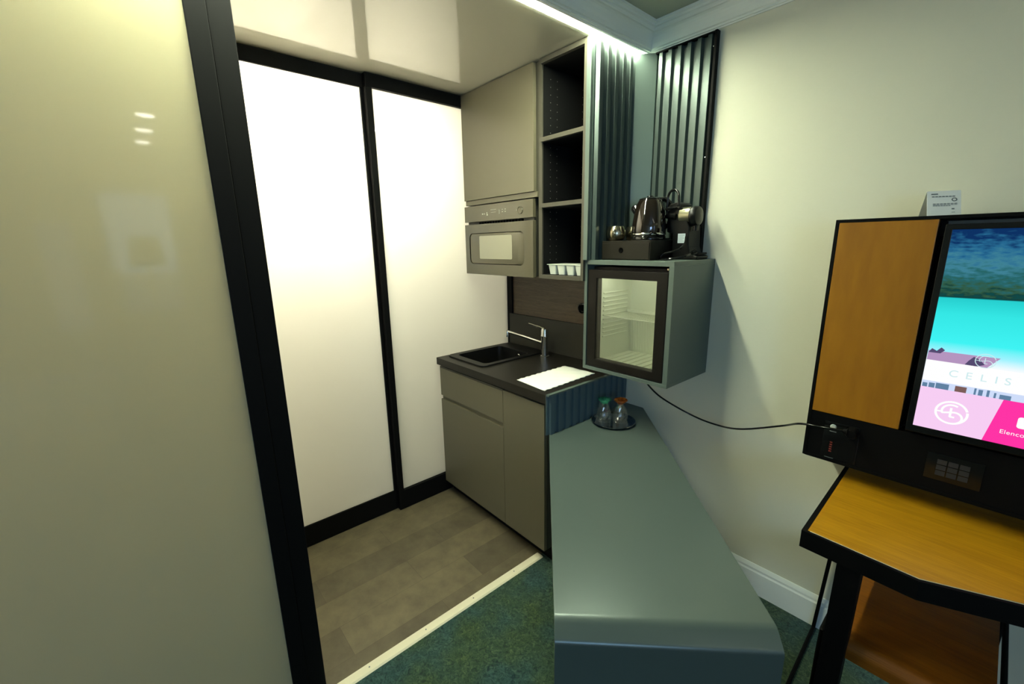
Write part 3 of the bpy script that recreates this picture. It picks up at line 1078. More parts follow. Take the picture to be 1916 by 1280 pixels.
# ------------------------------------------------------------------ things on the fridge box
ox0, ox1, oy0, oy1, oz0, oz1 = 0.980, 1.222, 0.300, 0.505, 1.4665, 1.5475
ob = thing('organizer_box', 'low dark box with one drawer on top of the fridge housing', 'box', (1.1, 0.42, 1.4665))
MO = Matrix.Identity(4)
box(ox0, ox1, oy0 + 0.004, oy1, oz0, oz1).build('body', M_box, ob, bevel=0.002)
dw = box(ox0 + 0.004, ox1 - 0.004, oy0, oy0 + 0.0045, oz0 + 0.003, oz1 - 0.010).build('drawer', M_box, ob, bevel=0.0015)
MB().lathe([(0.0001, 0.0005), (0.008, 0.0005), (0.010, 0.002), (0.0115, 0.0)], (1.083, oy0 - 0.0002, 1.507), 24, Matrix.Rotation(PI / 2, 3, 'X')).build('pull_hole', M_gap, dw)


def cup(x, y, z, lab, hand):
    c = thing('metal_cup', lab, 'cup', (x, y, z), 'shiny metal cups beside the kettle')
    prof = [(0.0001, 0.002), (0.024, 0.002), (0.027, 0.0), (0.035, 0.008), (0.0405, 0.024), (0.040, 0.042), (0.034, 0.060), (0.0325, 0.062), (0.0325, 0.060), (0.038, 0.042),
            (0.0385, 0.024), (0.033, 0.010), (0.0001, 0.006)]
    MB().lathe(prof, (x, y, z), 40).build('body', M_steel, c)
    h = MB()
    a0 = hand
    pts = []
    for k in range(9):
        a = math.radians(-75 + 150 * k / 8)
        rr = 0.037 + 0.020 * math.cos(a)
        pts.append((x + rr * math.cos(a0), y + rr * math.sin(a0), z + 0.033 + 0.020 * math.sin(a)))
    h.tube(pts, 0.0036, 8)
    h.build('handle', M_steel, c)
    return c


cup(1.018, 0.352, oz1 + 0.0005, 'bronze metal cup at the front left of the drawer box', math.radians(-62))
cup(1.045, 0.455, oz1 + 0.0005, 'bronze metal cup half hidden behind the kettle', math.radians(100))

# kettle
kx, ky, kz = 1.150, 0.400, oz1 + 0.0005
kt = thing('kettle', 'glossy black electric kettle on the dark drawer box', 'kettle', (kx, ky, kz))
MB().lathe([(0.0001, 0), (0.067, 0), (0.071, 0.004), (0.071, 0.014), (0.067, 0.020), (0.0001, 0.020)], (kx, ky, kz), 44).build('base', M_blackg, kt)
MB().lathe([(0.0001, 0.022), (0.068, 0.022), (0.0705, 0.030), (0.070, 0.06), (0.064, 0.105), (0.055, 0.145), (0.049, 0.160), (0.046, 0.164)], (kx, ky, kz), 44).build('jug', mat('black_bronze_gloss', (0.008, 0.005, 0.003), 0.10, coat=1.0), kt)
MB().lathe([(0.071, 0.020), (0.0725, 0.022), (0.0725, 0.027), (0.071, 0.029)], (kx, ky, kz), 44).build('base_ring', M_chrome, kt)
MB().lathe([(0.046, 0.162), (0.044, 0.170), (0.030, 0.175), (0.014, 0.176), (0.012, 0.181), (0.0001, 0.182)], (kx, ky, kz), 36).build('lid', M_blackg, kt)
sp = MB()
ang = math.radians(200)
dx, dy = math.cos(ang), math.sin(ang)
sp.tube([(kx + dx * 0.045, ky + dy * 0.045, kz + 0.118), (kx + dx * 0.066, ky + dy * 0.066, kz + 0.138), (kx + dx * 0.070, ky + dy * 0.070, kz + 0.143)], [0.022, 0.016, 0.010], 14)
sp.build('spout', M_blackg, kt)
hd = MB()
ang = math.radians(62)
dx, dy = math.cos(ang), math.sin(ang)
pts = smooth_pts([(kx + dx * 0.040, ky + dy * 0.040, kz + 0.168), (kx + dx * 0.075, ky + dy * 0.075, kz + 0.166), (kx + dx * 0.098, ky + dy * 0.098, kz + 0.14), (kx + dx * 0.098, ky + dy * 0.098, kz + 0.08),
                  (kx + dx * 0.068, ky + dy * 0.068, kz + 0.045)], 5)
hd.tube(pts, 0.010, 12)
hd.build('handle', M_blackg, kt)
cd = MB()
cd.tube(smooth_pts([(kx + 0.02, ky - 0.073, kz + 0.006), (1.19, 0.318, kz + 0.006), (1.212, 0.335, kz + 0.03), (1.216, 0.40, kz + 0.006), (1.205, 0.50, kz + 0.006)], 6), 0.0035, 8)
cd.build('cord', M_blackg, kt)

# coffee machine
mx_, my_ = 1.285, 0.49
cm = thing('coffee_machine', 'black capsule coffee machine with raised loop handle on the fridge housing', 'coffee machine', (mx_, my_, 1.4665))
M_smoke = mat('smoky_tank_plastic', (0.005, 0.005, 0.005), 0.3, spec=0.3)
MY = Matrix.Rotation(PI / 2, 3, 'Y')
bd = MB()
# side outline in (x, z), extruded along y: foot, column, head; the spout end points right
poly = [(1.236, 1.467), (1.347, 1.467), (1.350, 1.480), (1.318, 1.490), (1.310, 1.520), (1.306, 1.600), (1.296, 1.622), (1.262, 1.690), (1.250, 1.700), (1.216, 1.693), (1.208, 1.680), (1.208, 1.580), (1.236, 1.572)]
n = len(poly)
vs = [(p[0], 0.445, p[1]) for p in poly] + [(p[0], 0.545, p[1]) for p in poly]
bd.add(vs, [tuple(range(n)), tuple(range(2 * n - 1, n - 1, -1))] + [(i, (i + 1) % n, n + (i + 1) % n, n + i) for i in range(n)])
bd.build('body', mat('black_machine_plastic', (0.003, 0.003, 0.003), 0.35, spec=0.25), cm, bevel=0.004, bseg=3)
MB().lathe([(0.0001, 0.0), (0.030, 0.0), (0.033, 0.003), (0.033, 0.046), (0.0001, 0.046)], (1.258, 0.470, 1.645), 40, MY).build('brew_head', mat('olive_gloss_plastic', (0.30, 0.29, 0.19), 0.2, metal=0.7), cm)
MB().lathe([(0.0001, 0.0), (0.034, 0.0), (0.040, 0.006), (0.041, 0.018), (0.036, 0.030), (0.022, 0.035), (0.0001, 0.036)], (1.304, 0.470, 1.640), 40, MY).build('head_cap', M_smoke, cm)
MB().lathe([(0.010, 0.0), (0.012, -0.022), (0.008, -0.022)], (1.322, 0.470, 1.604), 16).build('coffee_outlet', M_blackg, cm)
MB().prism(rounded(1.210, 1.234, 0.470, 0.545, 0.010), 1.5485, 1.580).build('water_tank', M_smoke, cm)
MB().prism(rounded(1.312, 1.348, 0.450, 0.540, 0.010), 1.486, 1.494).build('drip_tray', M_blackm, cm)
# looped lever handle, plane faces the viewer
lp = MB()
cxl, cyl = 1.232, 0.44
pts = []
for k in range(19):
    a = math.radians(-5 + 190 * k / 18)
    pts.append((cxl + 0.030 * math.cos(a), cyl - 0.01 * math.cos(a), 1.716 + 0.032 * math.sin(a)))
pts = [(1.266, cyl - 0.01, 1.682)] + pts + [(1.200, cyl + 0.01, 1.675), (1.204, cyl + 0.01, 1.645)]
lp.tube(pts, 0.0052, 10)
lp.tube([(1.204, cyl + 0.01, 1.647), (1.25, cyl, 1.640)], 0.012, 10)
lp.tube([(1.206, cyl - 0.005, 1.672), (1.262, cyl - 0.01, 1.680)], 0.007, 10)
lp.build('lever', M_blackg, cm)
st = MB()
st.box(1.262, 1.294, 0.4434, 0.4448, 1.534, 1.572)
st.build('rating_sticker', M_sticker, cm)
sl = MB()
for k in range(5):
    sl.box(1.265, 1.290 - 0.006 * (k % 2), 0.4429, 0.4436, 1.540 + k * 0.0062, 1.5412 + k * 0.0062)
sl.build('sticker_print', M_greyprint, cm)
cd = MB()
cd.tube(smooth_pts([(1.300, 0.440, 1.560), (1.300, 0.43, 1.530), (1.29, 0.40, 1.508), (1.24, 0.375, 1.490), (1.235, 0.36, 1.472), (1.28, 0.335, 1.471), (1.335, 0.36, 1.482), (1.345, 0.41, 1.492)], 8), 0.0042, 8)
cd.tube([(1.345, 0.410, 1.492), (1.352, 0.425, 1.500)], 0.010, 10)
cd.build('cord', M_blackg, cm)

# ------------------------------------------------------------------ teal counter (bent sheet)
ct = MB()
prof = []   # (t, z) with t = (x - y)/sqrt2 along the counter
R2 = math.sqrt(2)
t_end = 1.628
r = 0.055
prof.append((0.0, 0.7035))
# two tight bends with a sloping facet between them: (t, z, surface angle)
A1 = 38.0
prof.append((t_end, 0.7035))
ANG = [0, 0]
for k in range(1, 9):
    a = math.radians(A1 * k / 8)
    prof.append((t_end + 0.035 * math.sin(a), 0.7035 - 0.035 * (1 - math.cos(a))))
    ANG.append(a)
pt_, pz_ = prof[-1]
a1 = math.radians(A1)
pt_, pz_ = pt_ + 0.028 * math.cos(a1), pz_ - 0.028 * math.sin(a1)
prof.append((pt_, pz_))
ANG.append(a1)
for k in range(1, 9):
    a = math.radians(A1 + (90 - A1) * k / 8)
    prof.append((pt_ + 0.018 * (math.sin(a) - math.sin(a1)), pz_ - 0.018 * (math.cos(a1) - math.cos(a))))
    ANG.append(a)
prof.append((prof[-1][0], 0.0))
ANG.append(PI / 2)
th = 0.028


def cnt_pt(s, t, z):   # s = (x+y)/sqrt2
    return ((s + t) / R2, (s - t) / R2, z)


sL, sR = 0.947 / R2, 1.642 / R2
tL = 0.947 / R2
# top sheet back part: polygon cut by the wall
top = [(0.9485, 0.002), (0.9485, WY - 0.001), (1.642 - WY + 0.001, WY - 0.001)]
tb = 1.05
pr = [p for p in prof if True]
n = len(prof)
# front part as a swept strip from t=tb to the floor
P = [(tb, 0.7035)] + prof[1:]
inner = []
for i, (t_, z) in enumerate(P):
    a = ANG[i]
    inner.append((t_ - th * math.sin(a), z - th * math.cos(a)))
n = len(P)
vs = []
NS = 14
for j in range(NS + 1):
    s = sL + (sR - sL) * j / NS
    vs += [cnt_pt(s, *p) for p in P] + [cnt_pt(s, *p) for p in inner]
fs = []
W_ = 2 * n
for j in range(NS):
    for i in range(n - 1):
        fs += [(j * W_ + i, (j + 1) * W_ + i, (j + 1) * W_ + i + 1, j * W_ + i + 1), (j * W_ + n + i, j * W_ + n + i + 1, (j + 1) * W_ + n + i + 1, (j + 1) * W_ + n + i)]
    fs.append((j * W_ + n - 1, (j + 1) * W_ + n - 1, (j + 1) * W_ + 2 * n - 1, j * W_ + 2 * n - 1))
ct.add(vs, fs, True)
for j in (0, NS):
    ct.add([vs[j * W_ + i] for i in range(W_)], [(i, i + 1, n + i + 1, n + i) for i in range(n - 1)])
# back part
pa = cnt_pt(sL, tb, 0)
pb = cnt_pt(sR, tb, 0)
poly = [top[0], (pa[0], pa[1]), (pb[0], pb[1]), top[2], top[1]]
vs2 = [(p[0], p[1], 0.7035) for p in poly] + [(p[0], p[1], 0.7035 - th) for p in poly]
m5 = len(poly)
ct.add(vs2, [tuple(range(m5)), tuple(range(2 * m5 - 1, m5 - 1, -1))] + [(i, (i + 1) % m5, m5 + (i + 1) % m5, m5 + i) for i in range(m5) if i != 1])
o = ct.build('counter', M_tealc, base=(1.45, -0.15, 0.0))
tag(o, 'long teal grey metal counter running diagonally from the corner, bent down to the floor', 'counter')

# round tray and glasses
tx, ty_, tz = 1.062, 0.322, 0.7038
tr_ = MB().lathe([(0.0001, 0.003), (0.084, 0.003), (0.096, 0.010), (0.102, 0.0125), (0.103, 0.011), (0.097, 0.0075), (0.086, 0.0005), (0.0001, 0.0005)], (tx, ty_, tz), 64)
o = tr_.build('serving_tray', mat('mirror_steel_tray', (0.5, 0.5, 0.5), 0.06, metal=1.0), base=(tx, ty_, tz))
tag(o, 'small round polished steel tray on the teal counter', 'tray')


def tumbler(x, y, mfoot, lab):
    gl = thing('drinking_glass', lab, 'glass', (x, y, tz + 0.0035), 'upturned glasses on the round tray')
    z = tz + 0.0035
    # mouth down on the tray, coloured foot on top
    prof = [(0.034, 0.0)]
    fac = [(0.0355, 0.018), (0.0345, 0.035), (0.030, 0.055), (0.022, 0.074), (0.014, 0.086)]
    prof += fac
    prof += [(0.0135, 0.088), (0.0001, 0.088), (0.0001, 0.084), (0.010, 0.083), (0.0195, 0.071), (0.0275, 0.053), (0.032, 0.034), (0.033, 0.018), (0.0318, 0.0)]
    bw = MB().lathe(prof, (x, y, z), 16, smooth=False, close=True)
    for j in range(16):
        for i in range(1, 5):
            if (i + j) % 2:
                vx, vy, vz = bw.v[j * len(prof) + i]
                bw.v[j * len(prof) + i] = (x + (vx - x) * 1.07, y + (vy - y) * 1.07, vz)
    bw.build('bowl', M_glass, gl)
    MB().lathe([(0.0001, 0.0885), (0.013, 0.0885), (0.017, 0.093), (0.026, 0.101), (0.0315, 0.106), (0.031, 0.109), (0.022, 0.105), (0.012, 0.100), (0.0001, 0.099)], (x, y, z), 36).build('foot', mfoot, gl)


tumbler(1.024, 0.300, M_glassg, 'upturned clear glass with green foot on the round tray')
tumbler(1.082, 0.348, M_glasso, 'upturned clear glass with amber foot on the round tray')

# ------------------------------------------------------------------ television console on the wall
tv = thing('television_console', 'black wall-mounted console with honey veneer door left of the television', 'console', (2.4, 0.48, 0.8105))
UY = 0.373
UX0, UX1, UZ0, UZ1 = 1.817, 3.30, 0.8105, 1.597
fm = MB()
fm.box(UX0, UX1, UY, 0.585, UZ1 - 0.009, UZ1)
fm.box(UX0, UX0 + 0.009, UY, 0.585, UZ0, UZ1 - 0.009)
fm.box(UX1 - 0.009, UX1, UY, 0.585, UZ0, UZ1 - 0.009)
fm.box(UX0 + 0.009, UX1 - 0.009, UY, 0.585, UZ0, UZ0 + 0.009)
fm.build('frame', M_blackm, tv, bevel=0.001)
lower = box(UX0 + 0.009, UX1 - 0.009, UY + 0.003, UY + 0.022, UZ0 + 0.009, 0.974).build('lower_panel', M_blackm, tv)
box(2.052, UX1 - 0.009, UY + 0.060, UY + 0.072, 0.974, 1.543).build('television_backing', M_blackm, tv)
box(1.828, 2.052, UY + 0.022, 0.56, 0.976, 1.585).build('cupboard', M_blackm, tv)
dv = box(1.8265, 2.0485, UY + 0.001, UY + 0.019, 0.9755, 1.5875).build('door', M_wood, tv, bevel=0.0015)
# socket strip at the left: button, plug socket, printed marks
sk_ = box(1.868, 1.962, UY + 0.001, UY + 0.0035, 0.822, 0.950).build('socket_plate', M_blackg, tv, bevel=0.001)
MB().lathe([(0.0001, 0.003), (0.007, 0.003), (0.009, 0.0)], (1.892, UY + 0.001, 0.9335), 24, Matrix.Rotation(PI / 2, 3, 'X')).build('button', mat('grey_button', (0.45, 0.5, 0.48), 0.4), sk_)
mk = MB()
mk.box(1.884, 1.902, UY, UY + 0.0012, 0.9165, 0.9185)
mk.build('white_mark', M_greyprint, sk_)
mk = MB()
mk.box(1.880, 1.904, UY, UY + 0.0012, 0.8235, 0.825)
mk.build('white_mark', M_greyprint, sk_)
mk = MB()
for k in range(5):
    mk.box(1.889, 1.896, UY, UY + 0.0012, 0.845 + k * 0.008, 0.849 + k * 0.008)
mk.build('red_mark', M_red, sk_)
pl2 = box(2.120, 2.235, UY + 0.001, UY + 0.004, 0.852, 0.932).build('media_plate', M_blackg, tv, bevel=0.001)
md = MB()
for i in range(3):
    for j in range(3):
        x = 2.143 + i * 0.023
        z = 0.868 + j * 0.017
        md.box(x, x + 0.020, UY, UY + 0.0015, z, z + 0.014)
md.build('media_sockets', mat('dark_grey_sockets', (0.028, 0.028, 0.03), 0.4), pl2)

# the television itself
TY = 0.340
te = thing('television', 'flat television showing a turquoise lake and pink menu', 'television', (2.56, 0.36, 0.982))
TX0, TX1, TZ0, TZ1 = 2.0640, 3.082, 0.9860, 1.5730
bz = MB()
SX0, SX1, SZ0, SZ1 = 2.0785, 3.066, 1.0065, 1.5585
TYF = 0.357
ring([(TX0, TZ0), (TX1, TZ0), (TX1, TZ1), (TX0, TZ1)], [(SX0, SZ0), (SX1, SZ0), (SX1, SZ1), (SX0, SZ1)], -0.012, 0.0, bz, XZ(TYF))
bz.build('bezel', M_blackg, te, bevel=0.001)
box(TX0 + 0.003, TX1 - 0.003, TYF + 0.0105, TYF + 0.045, TZ0 + 0.003, TZ1 - 0.003).build('back_shell', M_blackm, te)
box(2.5, 2.64, TYF + 0.045, UY + 0.060, 1.2, 1.34).build('mount', M_blackm, te)
scr = MB().add([(SX0, TYF + 0.002, SZ0), (SX1, TYF + 0.002, SZ0), (SX1, TYF + 0.002, SZ1), (SX0, TYF + 0.002, SZ1)], [(0, 1, 2, 3)])
# the screen keeps its own origin at its lower left corner so that the picture is in metres
scr_o = scr.build('screen', screen_mat(), te)
scr_o.location = Vector((SX0, TYF + 0.002, SZ0)) - Vector(te['_w'])
for v in scr_o.data.vertices:
    v.co = v.co + Vector(te['_w']) - Vector((SX0, TYF + 0.002, SZ0))
scr_o['_w'] = [SX0, TYF + 0.002, SZ0]


def flat(name, polys, m, depth=0.0002, y=TYF + 0.0016):
    if name.endswith('patch'):
        for p in polys:
            MB().prism(p, 0.0, depth, XZ(y)).build(name, m, scr_o)
        return None
    mb = MB()
    for p in polys:
        mb.prism(p, 0.0, depth, XZ(y))
    return mb.build(name, m, scr_o)


E_pink = emission('pink_menu_light', (0.93, 0.62, 0.90), 1.0)
E_mag = emission('magenta_menu', (1.0, 0.035, 0.38), 1.0)
E_white = emission('white_picture', (1.0, 1.0, 1.0), 1.0)
E_pale = emission('pale_print_on_screen', (0.62, 0.84, 0.86), 1.0)
E_terr = emission('mauve_terrace', (0.46, 0.30, 0.52), 1.0)
E_dark = emission('dark_shrub_picture', (0.09, 0.07, 0.16), 1.0)
E_blue = emission('dark_blue_picture', (0.12, 0.22, 0.36), 1.0)
E_brown = emission('brown_picture', (0.20, 0.11, 0.10), 1.0)
E_lav = emission('lavender_picture', (0.62, 0.72, 0.95), 1.0)
# terrace, parapet
flat('terrace_picture', [[(2.0795, 1.232), (2.2150, 1.232), (2.1900, 1.196), (2.0795, 1.196)]], E_terr, 0.0002)
flat('parapet_picture', [[(2.0795, 1.205), (3.065, 1.190), (3.065, 1.145), (2.0795, 1.145)]], E_white, 0.0003)
flat('building_picture', [[(2.0795, 1.146), (3.065, 1.146), (3.065, 1.126), (2.0795, 1.126)]], E_lav, 0.0003)
random.seed(3)
flat('blue_patch', [[(x, 1.126), (x + wd, 1.126), (x + wd, 1.126 + h), (x, 1.126 + h)] for x, wd, h in
                    [(2.081, 0.010, 0.012), (2.094, 0.012, 0.014), (2.108, 0.026, 0.016), (2.182, 0.004, 0.018), (2.190, 0.008, 0.016), (2.205, 0.005, 0.018), (2.218, 0.004, 0.014), (2.228, 0.02, 0.012)]],
     E_blue, 0.0004)
flat('brown_patch', [[(2.146, 1.126), (2.168, 1.126), (2.168, 1.142), (2.146, 1.142)]], E_brown, 0.0004)
flat('shrub_patch', [[(2.154, 1.204), (2.160, 1.216), (2.168, 1.228), (2.180, 1.222), (2.190, 1.210), (2.176, 1.203)], [(2.080, 1.226), (2.086, 1.238), (2.096, 1.232), (2.104, 1.243), (2.112, 1.236), (2.104, 1.226)]],
     E_dark, 0.0003)
# menu
flat('pink_menu', [[(SX0, SZ0), (2.2155, SZ0), (2.2365, 1.126), (SX0, 1.1265)]], E_pink, 0.0004)
flat('magenta_menu', [[(2.2155, SZ0), (3.066, SZ0), (3.066, 1.126), (2.2365, 1.126)]], E_mag, 0.0004)


def ribbon(pts, w_):
    pts = [Vector((p[0], p[1])) for p in pts]
    out = []
    for i in range(len(pts) - 1):
        a, b = pts[i], pts[i + 1]
        d = (b - a)
        if d.length < 1e-6:
            continue
        d.normalize()
        nrm = Vector((-d.y, d.x)) * w_ / 2
        a2, b2 = a - d * w_ * 0.15, b + d * w_ * 0.15
        out.append([tuple(a2 + nrm), tuple(b2 + nrm), tuple(b2 - nrm), tuple(a2 - nrm)])
    return out


def emblem(cx, cz, r, w_, m, name, depth):
    def arc(a0, a1, rad, n=20, ox=0, oz=0):
        return [(cx + ox + rad * math.cos(math.radians(a0 + (a1 - a0) * k / n)), cz + oz + rad * math.sin(math.radians(a0 + (a1 - a0) * k / n))) for k in range(n + 1)]
    polys = ribbon(arc(20, 380 - 8, r, 40), w_)
    # S stroke winding through the ring
    s_pts = arc(60, 200, r * 0.62, 10, 0, r * 0.10) + arc(110, -60, r * 0.50, 12, r * 0.22, -r * 0.42)
    polys += ribbon(s_pts, w_ * 0.95)
    polys += ribbon([(cx - r * 0.05, cz + r * 0.42), (cx - r * 0.05, cz - r * 0.38), (cx + r * 0.22, cz - r * 0.38)], w_ * 0.95)
    polys += ribbon([(cx - r, cz - r * 0.02), (cx - r * 0.55, cz - r * 0.02)], w_ * 0.8)
    return flat(name, polys, m, depth)


emblem(2.1495, 1.064, 0.031, 0.0052, E_white, 'round_emblem', 0.0006)
emblem(2.190, 1.2205, 0.0185, 0.0016, E_pale, 'round_emblem', 0.0005)


def text(s, x, z, size, m, name, parent, y=TYF + 0.0016, depth=0.0006, space=1.0, align='LEFT'):
    cu = bpy.data.curves.new('txt', 'FONT')
    cu.body = s
    cu.size = size
    cu.extrude = 0.0
    cu.space_character = space
    cu.align_x = align
    to = bpy.data.objects.new('txt', cu)
    C.objects.link(to)
    bpy.context.view_layer.update()
    me = bpy.data.meshes.new_from_object(to.evaluated_get(bpy.context.evaluated_depsgraph_get()))
    bpy.data.objects.remove(to)
    off = Vector(parent['_w'])
    for v in me.vertices:
        v.co = Vector((x + v.co.x, y - depth, z + v.co.y)) - off
    me.materials.clear()
    me.materials.append(m)
    o = bpy.data.objects.new(name, me)
    C.objects.link(o)
    o.parent = parent
    o['_w'] = parent['_w']
    return o


text('C', 2.1280, 1.1655, 0.027, E_pale, 'lettering', scr_o)
text('E', 2.1600, 1.1655, 0.027, E_pale, 'lettering', scr_o)
text('L', 2.1870, 1.1655, 0.027, E_pale, 'lettering', scr_o)
text('I', 2.2130, 1.1655, 0.027, E_pale, 'lettering', scr_o)
text('S', 2.2300, 1.1655, 0.027, E_pale, 'lettering', scr_o)
text('Elenco', 2.2420, 1.0360, 0.0155, E_white, 'lettering', scr_o, space=1.05)
flat('menu_icon', [rounded(2.268, 2.292, 1.058, 1.088, 0.006)], E_white, 0.0006)

# tent card on the console
tcd = thing('tent_card', 'small folded white tent card standing on top of the television console', 'card', (2.04, 0.47, UZ1))
cz0, cz1 = UZ1 + 0.0005, 1.667
cth = math.radians(27)


def cpt(u, v, z):     # u along the ridge from the left end, v across (front negative)
    return Vector((2.004 + u * math.cos(cth) - v * math.sin(cth), 0.452 + u * math.sin(cth) + v * math.cos(cth), z))


CW, CD = 0.074, 0.026
MB().add([cpt(0, -CD, cz0), cpt(CW, -CD, cz0), cpt(CW, 0, cz1), cpt(0, 0, cz1)], [(0, 1, 2, 3)]).build('front_leaf', M_paper, tcd).modifiers.new('s', 'SOLIDIFY').thickness = 0.0008
MB().add([cpt(0, CD, cz0), cpt(CW, CD, cz0), cpt(CW, 0.0008, cz1), cpt(0, 0.0008, cz1)], [(0, 1, 2, 3)]).build('rear_leaf', M_paper, tcd).modifiers.new('s', 'SOLIDIFY').thickness = 0.0008
pr_ = MB()


def on_card(u, v):    # u 0..1 across, v 0..1 up
    return cpt(u * CW, -CD * (1 - v) - 0.0012, cz0 + (cz1 - cz0) * v)


for u0, u1, v0, v1 in ((0.12, 0.32, 0.855, 0.90), (0.14, 0.84, 0.755, 0.79), (0.17, 0.90, 0.475, 0.50), (0.17, 0.90, 0.435, 0.455), (0.17, 0.70, 0.395, 0.415), (0.72, 0.80, 0.25, 0.30), (0.72, 0.82, 0.13, 0.15)):
    nseg = 1 if v1 - v0 > 0.04 else 7
    for k in range(nseg):
        ua = u0 + (u1 - u0) * k / nseg
        ub = u0 + (u1 - u0) * (k + (1 if nseg == 1 else 0.8)) / nseg
        pr_.add([on_card(ua, v0), on_card(ub, v0), on_card(ub, v1), on_card(ua, v1)], [(0, 1, 2, 3)])
for k in range(14):
    a0, a1 = 2 * PI * k / 14, 2 * PI * (k + 1) / 14
    pr_.add([on_card(0.80 + 0.085 * math.cos(a0), 0.64 + 0.075 * math.sin(a0)), on_card(0.80 + 0.085 * math.cos(a1), 0.64 + 0.075 * math.sin(a1)),
             on_card(0.80 + 0.05 * math.cos(a1), 0.64 + 0.045 * math.sin(a1)), on_card(0.80 + 0.05 * math.cos(a0), 0.64 + 0.045 * math.sin(a0))], [(0, 1, 2, 3)])
pr_.build('print', M_greyprint, tcd)

# ------------------------------------------------------------------ desk
dk = thing('desk', 'desk with honey veneer top and thick black rim under the television', 'desk', (2.3, 0.3, 0.0))
outer = [(1.917, 0.583), (1.927, -0.001), (2.170, -0.012), (2.335, 0.060), (2.90, 0.30), (2.90, 0.583)]
innr = [(1.929, 0.583), (1.939, 0.010), (2.169, 0.000), (2.330, 0.072), (2.888, 0.312), (2.888, 0.583)]
rm = MB()
rm.prism(outer, 0.700, 0.7475)
ring(outer, innr, 0.7475, 0.7510, rm)
rm.build('rim', M_blackm, dk)
MB().prism([(1.9293, 0.5828), (1.9393, 0.0103), (2.169, 0.0003), (2.330, 0.0723), (2.8877, 0.3123), (2.8877, 0.5828)], 0.7476, 0.7506).build('top', M_woodx, dk)
ed = MB()
for a, b in (((1.945, 0.0085), (2.169, -0.0015)), ((2.169, -0.0015), (2.335, 0.0702)), ((2.335, 0.0702), (2.885, 0.308))):
    ed.tube([(a[0], a[1], 0.7512), (b[0], b[1], 0.7512)], 0.0012, 6)
ed.build('edge_glint', mat('pale_edge_glint', (0.5, 0.45, 0.3), 0.4), dk)  # pale line painting the light that the wood edge catches


def leg(p0, p1, w0, w1, name='leg'):
    mb = MB()
    vs = []
    for (p, w_) in ((p0, w0), (p1, w1)):
        for sx, sy in ((-1, -1), (1, -1), (1, 1), (-1, 1)):
            vs.append((p[0] + sx * w_[0] / 2, p[1] + sy * w_[1] / 2, p[2]))
    mb.add(vs, [(0, 1, 2, 3), (7, 6, 5, 4), (0, 4, 5, 1), (1, 5, 6, 2), (2, 6, 7, 3), (3, 7, 4, 0)])
    return mb.build(name, M_blackm, dk, bevel=0.002)


leg((2.030, 0.035, 0.0), (2.040, 0.025, 0.70), (0.052, 0.052), (0.052, 0.052))
leg((2.80, 0.36, 0.0), (2.80, 0.36, 0.70), (0.05, 0.05), (0.05, 0.05))
leg((1.897, 0.560, 0.0), (1.930, 0.560, 0.70), (0.012, 0.012), (0.012, 0.012))
MB().tube([(1.897, 0.560, 0.0075), (1.915, 0.02, 0.0075)], 0.0065, 8).build('floor_bar', M_blackm, dk)

bn_ = thing('bench', 'low honey plywood bench with black rod legs pushed under the desk', 'bench', (2.17, 0.28, 0.0))
bx0, bx1, by0, by1, bzt = 2.010, 2.335, 0.035, 0.53, 0.455
sb = MB()
pf = []
for k in range(9):
    a = math.radians(90 * k / 8)
    pf.append((by0 + 0.03 * (1 - math.sin(a)), bzt - 0.03 * (1 - math.cos(a)) - (0 if k else 0)))
pf = [(by1, bzt)] + pf + [(by0, bzt - 0.055), (by0 + 0.014, bzt - 0.055)]
for k in range(8, -1, -1):
    a = math.radians(90 * k / 8)
    pf.append((by0 + 0.03 - 0.016 * math.sin(a), bzt - 0.03 + 0.016 * math.cos(a)))
pf += [(by1, bzt - 0.014)]
n = len(pf)
vs = [(bx0, p[0], p[1]) for p in pf] + [(bx1, p[0], p[1]) for p in pf]
h = 10
sb.add(vs, [(i, (i + 1) % n, n + (i + 1) % n, n + i) for i in range(n)])
half = n // 2
for off in (0, n):
    idx = [off + i for i in range(n)]
    for i in range(half - 1):
        sb.add([vs[idx[i]], vs[idx[i + 1]], vs[idx[n - 2 - i]], vs[idx[n - 1 - i]]], [(0, 1, 2, 3)])
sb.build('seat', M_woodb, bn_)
for x in (bx0 - 0.008, bx1 + 0.012):
    lg = MB()
    lg.tube(smooth_pts([(x, by1, bzt - 0.01), (x, by0 + 0.06, bzt - 0.008), (x, by0 + 0.005, bzt - 0.03), (x - 0.004, by0 + 0.02, 0.25), (x - 0.006, by0 + 0.03, 0.008)], 7), 0.0065, 8)
    lg.build('leg', M_blackm, bn_)
    lg = MB()
    lg.tube([(x, by1, bzt - 0.01), (x, by1 + 0.02, 0.008)], 0.0065, 8)
    lg.build('leg', M_blackm, bn_)

# ------------------------------------------------------------------ room behind the camera (seen only as reflections)
def window(y0, y1, z0, z1, name, label):
    r = thing(name, label, None, (XE, (y0 + y1) / 2, z0), kind='structure')
    MB().add([(XE - 0.012, y0, z0), (XE - 0.012, y1, z0), (XE - 0.012, y1, z1), (XE - 0.012, y0, z1)], [(0, 1, 2, 3)]).build('pane', M_pane, r)
    f = MB()
    for a in ((y0 - 0.05, y0, z0 - 0.05, z1 + 0.05), (y1, y1 + 0.05, z0 - 0.05, z1 + 0.05), (y0, y1, z0 - 0.05, z0), (y0, y1, z1, z1 + 0.05)):
        f.box(XE - 0.03, XE - 0.001, *a)
    f.build('window_frame', M_white, r)
    return r


window(-1.40, -0.955, 0.935, 2.12, 'window_1', 'narrow bright window reflected in the front sliding door')
window(-1.90, -1.66, 0.82, 1.80, 'window_3', 'slim bright window behind the curtain')
window(-3.9, -2.6, 0.8, 2.1, 'window_2', 'bright window at the rear of the room')


